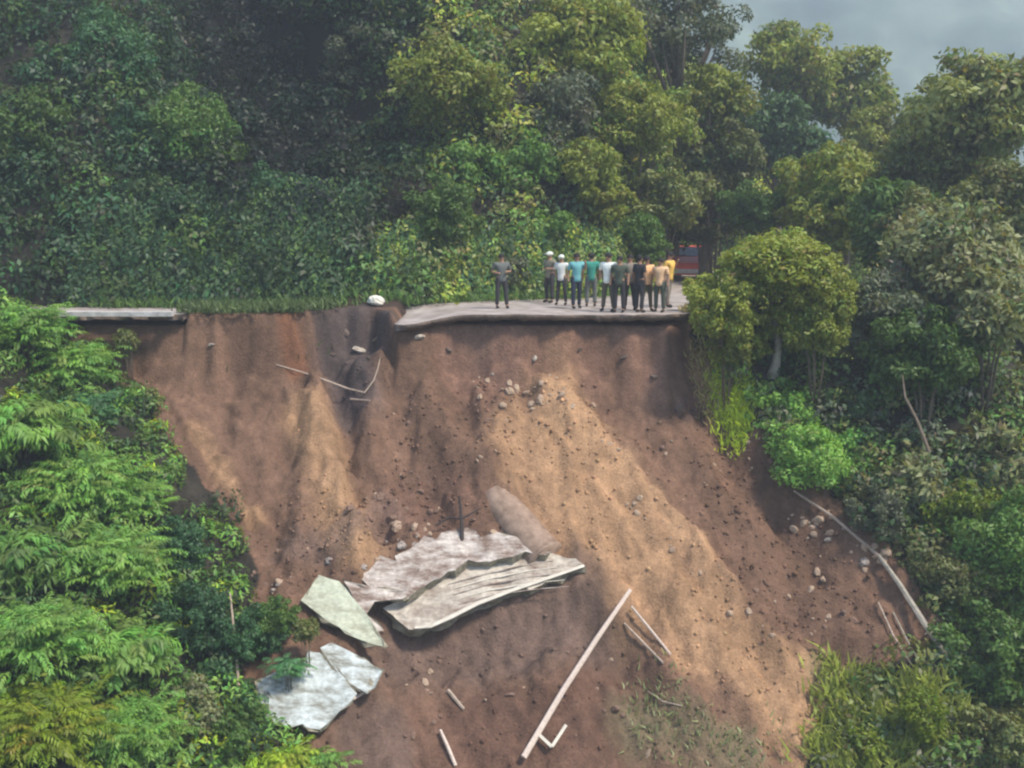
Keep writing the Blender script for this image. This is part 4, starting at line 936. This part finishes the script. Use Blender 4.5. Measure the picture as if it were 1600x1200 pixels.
def person(px, D, pi_, rz, h, shirt, pants, label, cap=None, z=0):
    rz += random.uniform(-.75, .75); px += random.uniform(-3, 3)
    c = at(px, 480, D); xx, yy = c[0], c[1]; gz = max(float(Hq(xx, yy)), .02) + z
    rt = empty('person', (xx, yy, gz), rz); tag(rt, label, 'person', 'people standing on the road by the broken edge'); s = h / 1.70; q_ = random.uniform(.94, 1.12); rt.scale = (s * q_, s * q_, s)
    m, hd = POSES[pi_]
    def prt(n, me, mat=None, loc=None):
        o = obj(n, me, rt)
        if mat: o.material_slots[0].link = 'OBJECT'; o.material_slots[0].material = mat
        if loc is not None: o.location = loc
        return o
    prt('body', m['body']); prt('shirt', m['shirt'], shirt); prt('trousers', m['trousers'], pants)
    for q in m['shoe']: prt('shoe', q, HAIR)
    if cap: prt('cap', cap_me, cap, hd)
    else: prt('hair', hair_me, None, hd)
    prt('nose', nose_me, None, hd); prt('mouth', mo_me, None, hd); prt('ears', ear_me, None, hd)
    for sg in (-1, 1): prt('eye', eye_me, None, (hd[0] + sg * .034, hd[1] - .086, hd[2] + .012))
C_GREY = cloth('cloth_grey', (.13, .14, .13)); C_DK = cloth('cloth_dark', (.035, .032, .035)); C_NAVY = cloth('cloth_navy', (.02, .025, .05)); C_TEAL = cloth('cloth_teal', (.16, .42, .44))
C_GREEN = cloth('cloth_green', (.04, .26, .20)); C_WHITE = cloth('cloth_white', (.88, .90, .82)); C_BR = cloth('cloth_brown', (.10, .085, .06)); C_PEACH = cloth('cloth_peach', (.88, .50, .24)); C_PEACH2 = cloth('cloth_light_peach', (.88, .56, .32))
C_YEL = cloth('cloth_yellow', (.86, .52, .12)); C_KHAKI = cloth('cloth_khaki', (.22, .21, .15)); C_TAUPE = cloth('cloth_taupe', (.26, .22, .18)); C_CAP = cloth('cap_white', (.70, .72, .64)); C_OLIVE = cloth('cloth_olive', (.07, .085, .06))
C_LG = cloth('cloth_pale_grey', (.68, .70, .66))
person(786, 34.0, 1, .3, 1.70, C_GREY, C_DK, 'person in a dark grey top standing alone, leftmost of the people')
person(859, 36.2, 1, -.3, 1.68, C_KHAKI, C_DK, 'person in dull khaki with a whitish cap, left end of the main group', C_CAP)
person(879, 35.2, 3, .2, 1.62, C_LG, C_DK, 'person with white cap and pale grey shirt beside the teal shirt', C_CAP)
person(903, 33.9, 2, .1, 1.72, C_TEAL, C_NAVY, 'person in a teal shirt and navy trousers with one hand raised')
person(923, 34.6, 0, 3.0, 1.70, C_GREEN, C_GREY, 'person in a green shirt standing behind the teal shirt')
person(948, 32.9, 3, .05, 1.76, C_WHITE, C_BR, 'person in a bright white shirt and brown trousers')
person(969, 32.6, 0, -.5, 1.68, C_OLIVE, C_DK, 'person in a dark olive top just right of the white shirt')
person(983, 33.4, 1, .4, 1.70, C_TAUPE, C_DK, 'person in a taupe top between dark olive and dark clothes')
person(997, 32.5, 0, 2.6, 1.72, C_DK, C_DK, 'person all in dark clothes left of the peach shirts')
person(1011, 33.0, 3, .1, 1.66, C_PEACH, C_BR, 'person in a peach shirt and brown trousers, left of two')
person(1028, 32.7, 0, -.1, 1.62, C_PEACH2, C_OLIVE, 'person in a light peach shirt and olive trousers, right of two')
person(1041, 34.4, 2, .3, 1.74, C_YEL, C_TAUPE, 'person in a yellow-orange top behind the two peach shirts')

# ------------------------------------------------------------------ red car on the bend
def car():
    c = at(1073, 434, 49); rt = empty('parked_car', (c[0] + .1, c[1], .03), R(168) + math.pi); tag(rt, 'red car standing on the road bend behind the people', 'car')
    RED_ = simple('car_red', (.75, .10, .07), rough=.45, var=.05, bump=0); GL = simple('car_glass', (.05, .06, .07), rough=.05, bump=0); BK = simple('car_black', (.02, .02, .02), rough=.6, bump=0)
    LT = simple('headlight_glass', (.8, .75, .7), rough=.15, bump=0); CH = simple('car_pale_panel', (.62, .55, .52), rough=.3, bump=0)
    secs = [(-1.95, .78, .35, .66), (-1.85, .84, .25, .78), (-1.0, .88, .22, .98), (-.75, .88, .22, 1.02), (1.5, .88, .22, 1.05), (1.9, .85, .25, .98), (1.98, .78, .35, .80)]
    b = MB(); V = []; n = 10
    for yy, hw, z0, z1 in secs:
        for xx, zz in [(-hw * .9, z0), (-hw, z0 + .12), (-hw, (z0 + z1) / 2), (-hw * .97, z1 - .06), (-hw * .86, z1), (hw * .86, z1), (hw * .97, z1 - .06), (hw, (z0 + z1) / 2), (hw, z0 + .12), (hw * .9, z0)]: V.append((xx, yy, zz))
    F = [(i * n + k, i * n + (k + 1) % n, (i + 1) * n + (k + 1) % n, (i + 1) * n + k) for i in range(len(secs) - 1) for k in range(n)] + [tuple(range(n))[::-1], tuple(range((len(secs) - 1) * n, len(secs) * n))]
    b.add(V, F).build('body', RED_, rt, False)
    b = MB(); V = [(-.76, -.80, 1.0), (.76, -.80, 1.0), (-.62, -.15, 1.42), (.62, -.15, 1.42), (-.62, 1.1, 1.44), (.62, 1.1, 1.44), (-.76, 1.65, 1.04), (.76, 1.65, 1.04)]
    b.add(V, [(2, 3, 5, 4), (0, 2, 4, 6), (1, 7, 5, 3), (4, 5, 7, 6), (0, 1, 3, 2), (0, 6, 7, 1)]).build('cabin', RED_, rt)
    def panel(name, q, mat): b = MB(); b.add(q + [tuple(np.array(p) + (0, 0.02, -.01)) for p in q], [(0, 1, 2, 3), (7, 6, 5, 4), (0, 4, 5, 1), (1, 5, 6, 2), (2, 6, 7, 3), (3, 7, 4, 0)]); b.build(name, mat, rt)
    panel('windscreen', [(-.68, -.775, 1.045), (.68, -.775, 1.045), (.58, -.20, 1.40), (-.58, -.20, 1.40)], GL)
    panel('bumper', [(-.78, -1.99, .34), (.78, -1.99, .34), (.78, -1.98, .52), (-.78, -1.98, .52)], CH)
    for s in (-1, 1):
        b = MB(); b.ball((s * .62, -1.88, .66), .13, (1.2, .7, .8)); b.build('headlight', LT, rt, True)
        b = MB(); b.box((s * .93, -.55, 1.06), (.14, .10, .10)); b.build('mirror', BK, rt)
        b = MB(); b.add([(s * .775, -.62, 1.06), (s * .775, 1.45, 1.08), (s * .655, 1.0, 1.38), (s * .655, -.15, 1.38)], [(0, 1, 2, 3)]); b.build('side_window', GL, rt)
        for yy in (-1.25, 1.25):
            b = MB(); b.tube([(s * .72, yy, .31), (s * .9, yy, .31)], .31, 20); w_ = b.build('wheel', BK, rt)
            b = MB(); b.tube([(s * .89, yy, .31), (s * .915, yy, .31)], .18, 12); b.build('rim', CH, w_)
    panel('number_plate', [(-.25, -2.015, .38), (.25, -2.015, .38), (.25, -2.01, .49), (-.25, -2.01, .49)], CH)
car()

# ------------------------------------------------------------------ the air
def haze():
    x0, x1, y0, y1, z0, z1 = -1550, 1550, -1550, 1550, -100, 235
    b = MB(); b.box(((x0 + x1) / 2, (y0 + y1) / 2, (z0 + z1) / 2), (x1 - x0, y1 - y0, z1 - z0))
    m = bpy.data.materials.new('haze'); m.use_nodes = True; nt = m.node_tree; nt.nodes.clear()
    out = nt.nodes.new('ShaderNodeOutputMaterial'); v = nt.nodes.new('ShaderNodeVolumePrincipled')
    v.inputs['Color'].default_value = (.74, .83, .97, 1); v.inputs['Density'].default_value = .0017; v.inputs['Anisotropy'].default_value = 0
    nt.links.new(v.outputs[0], out.inputs['Volume']); o = b.build('haze', m); tag(o, kind='stuff', label='thin bluish haze over the valley', cat='haze')
haze()
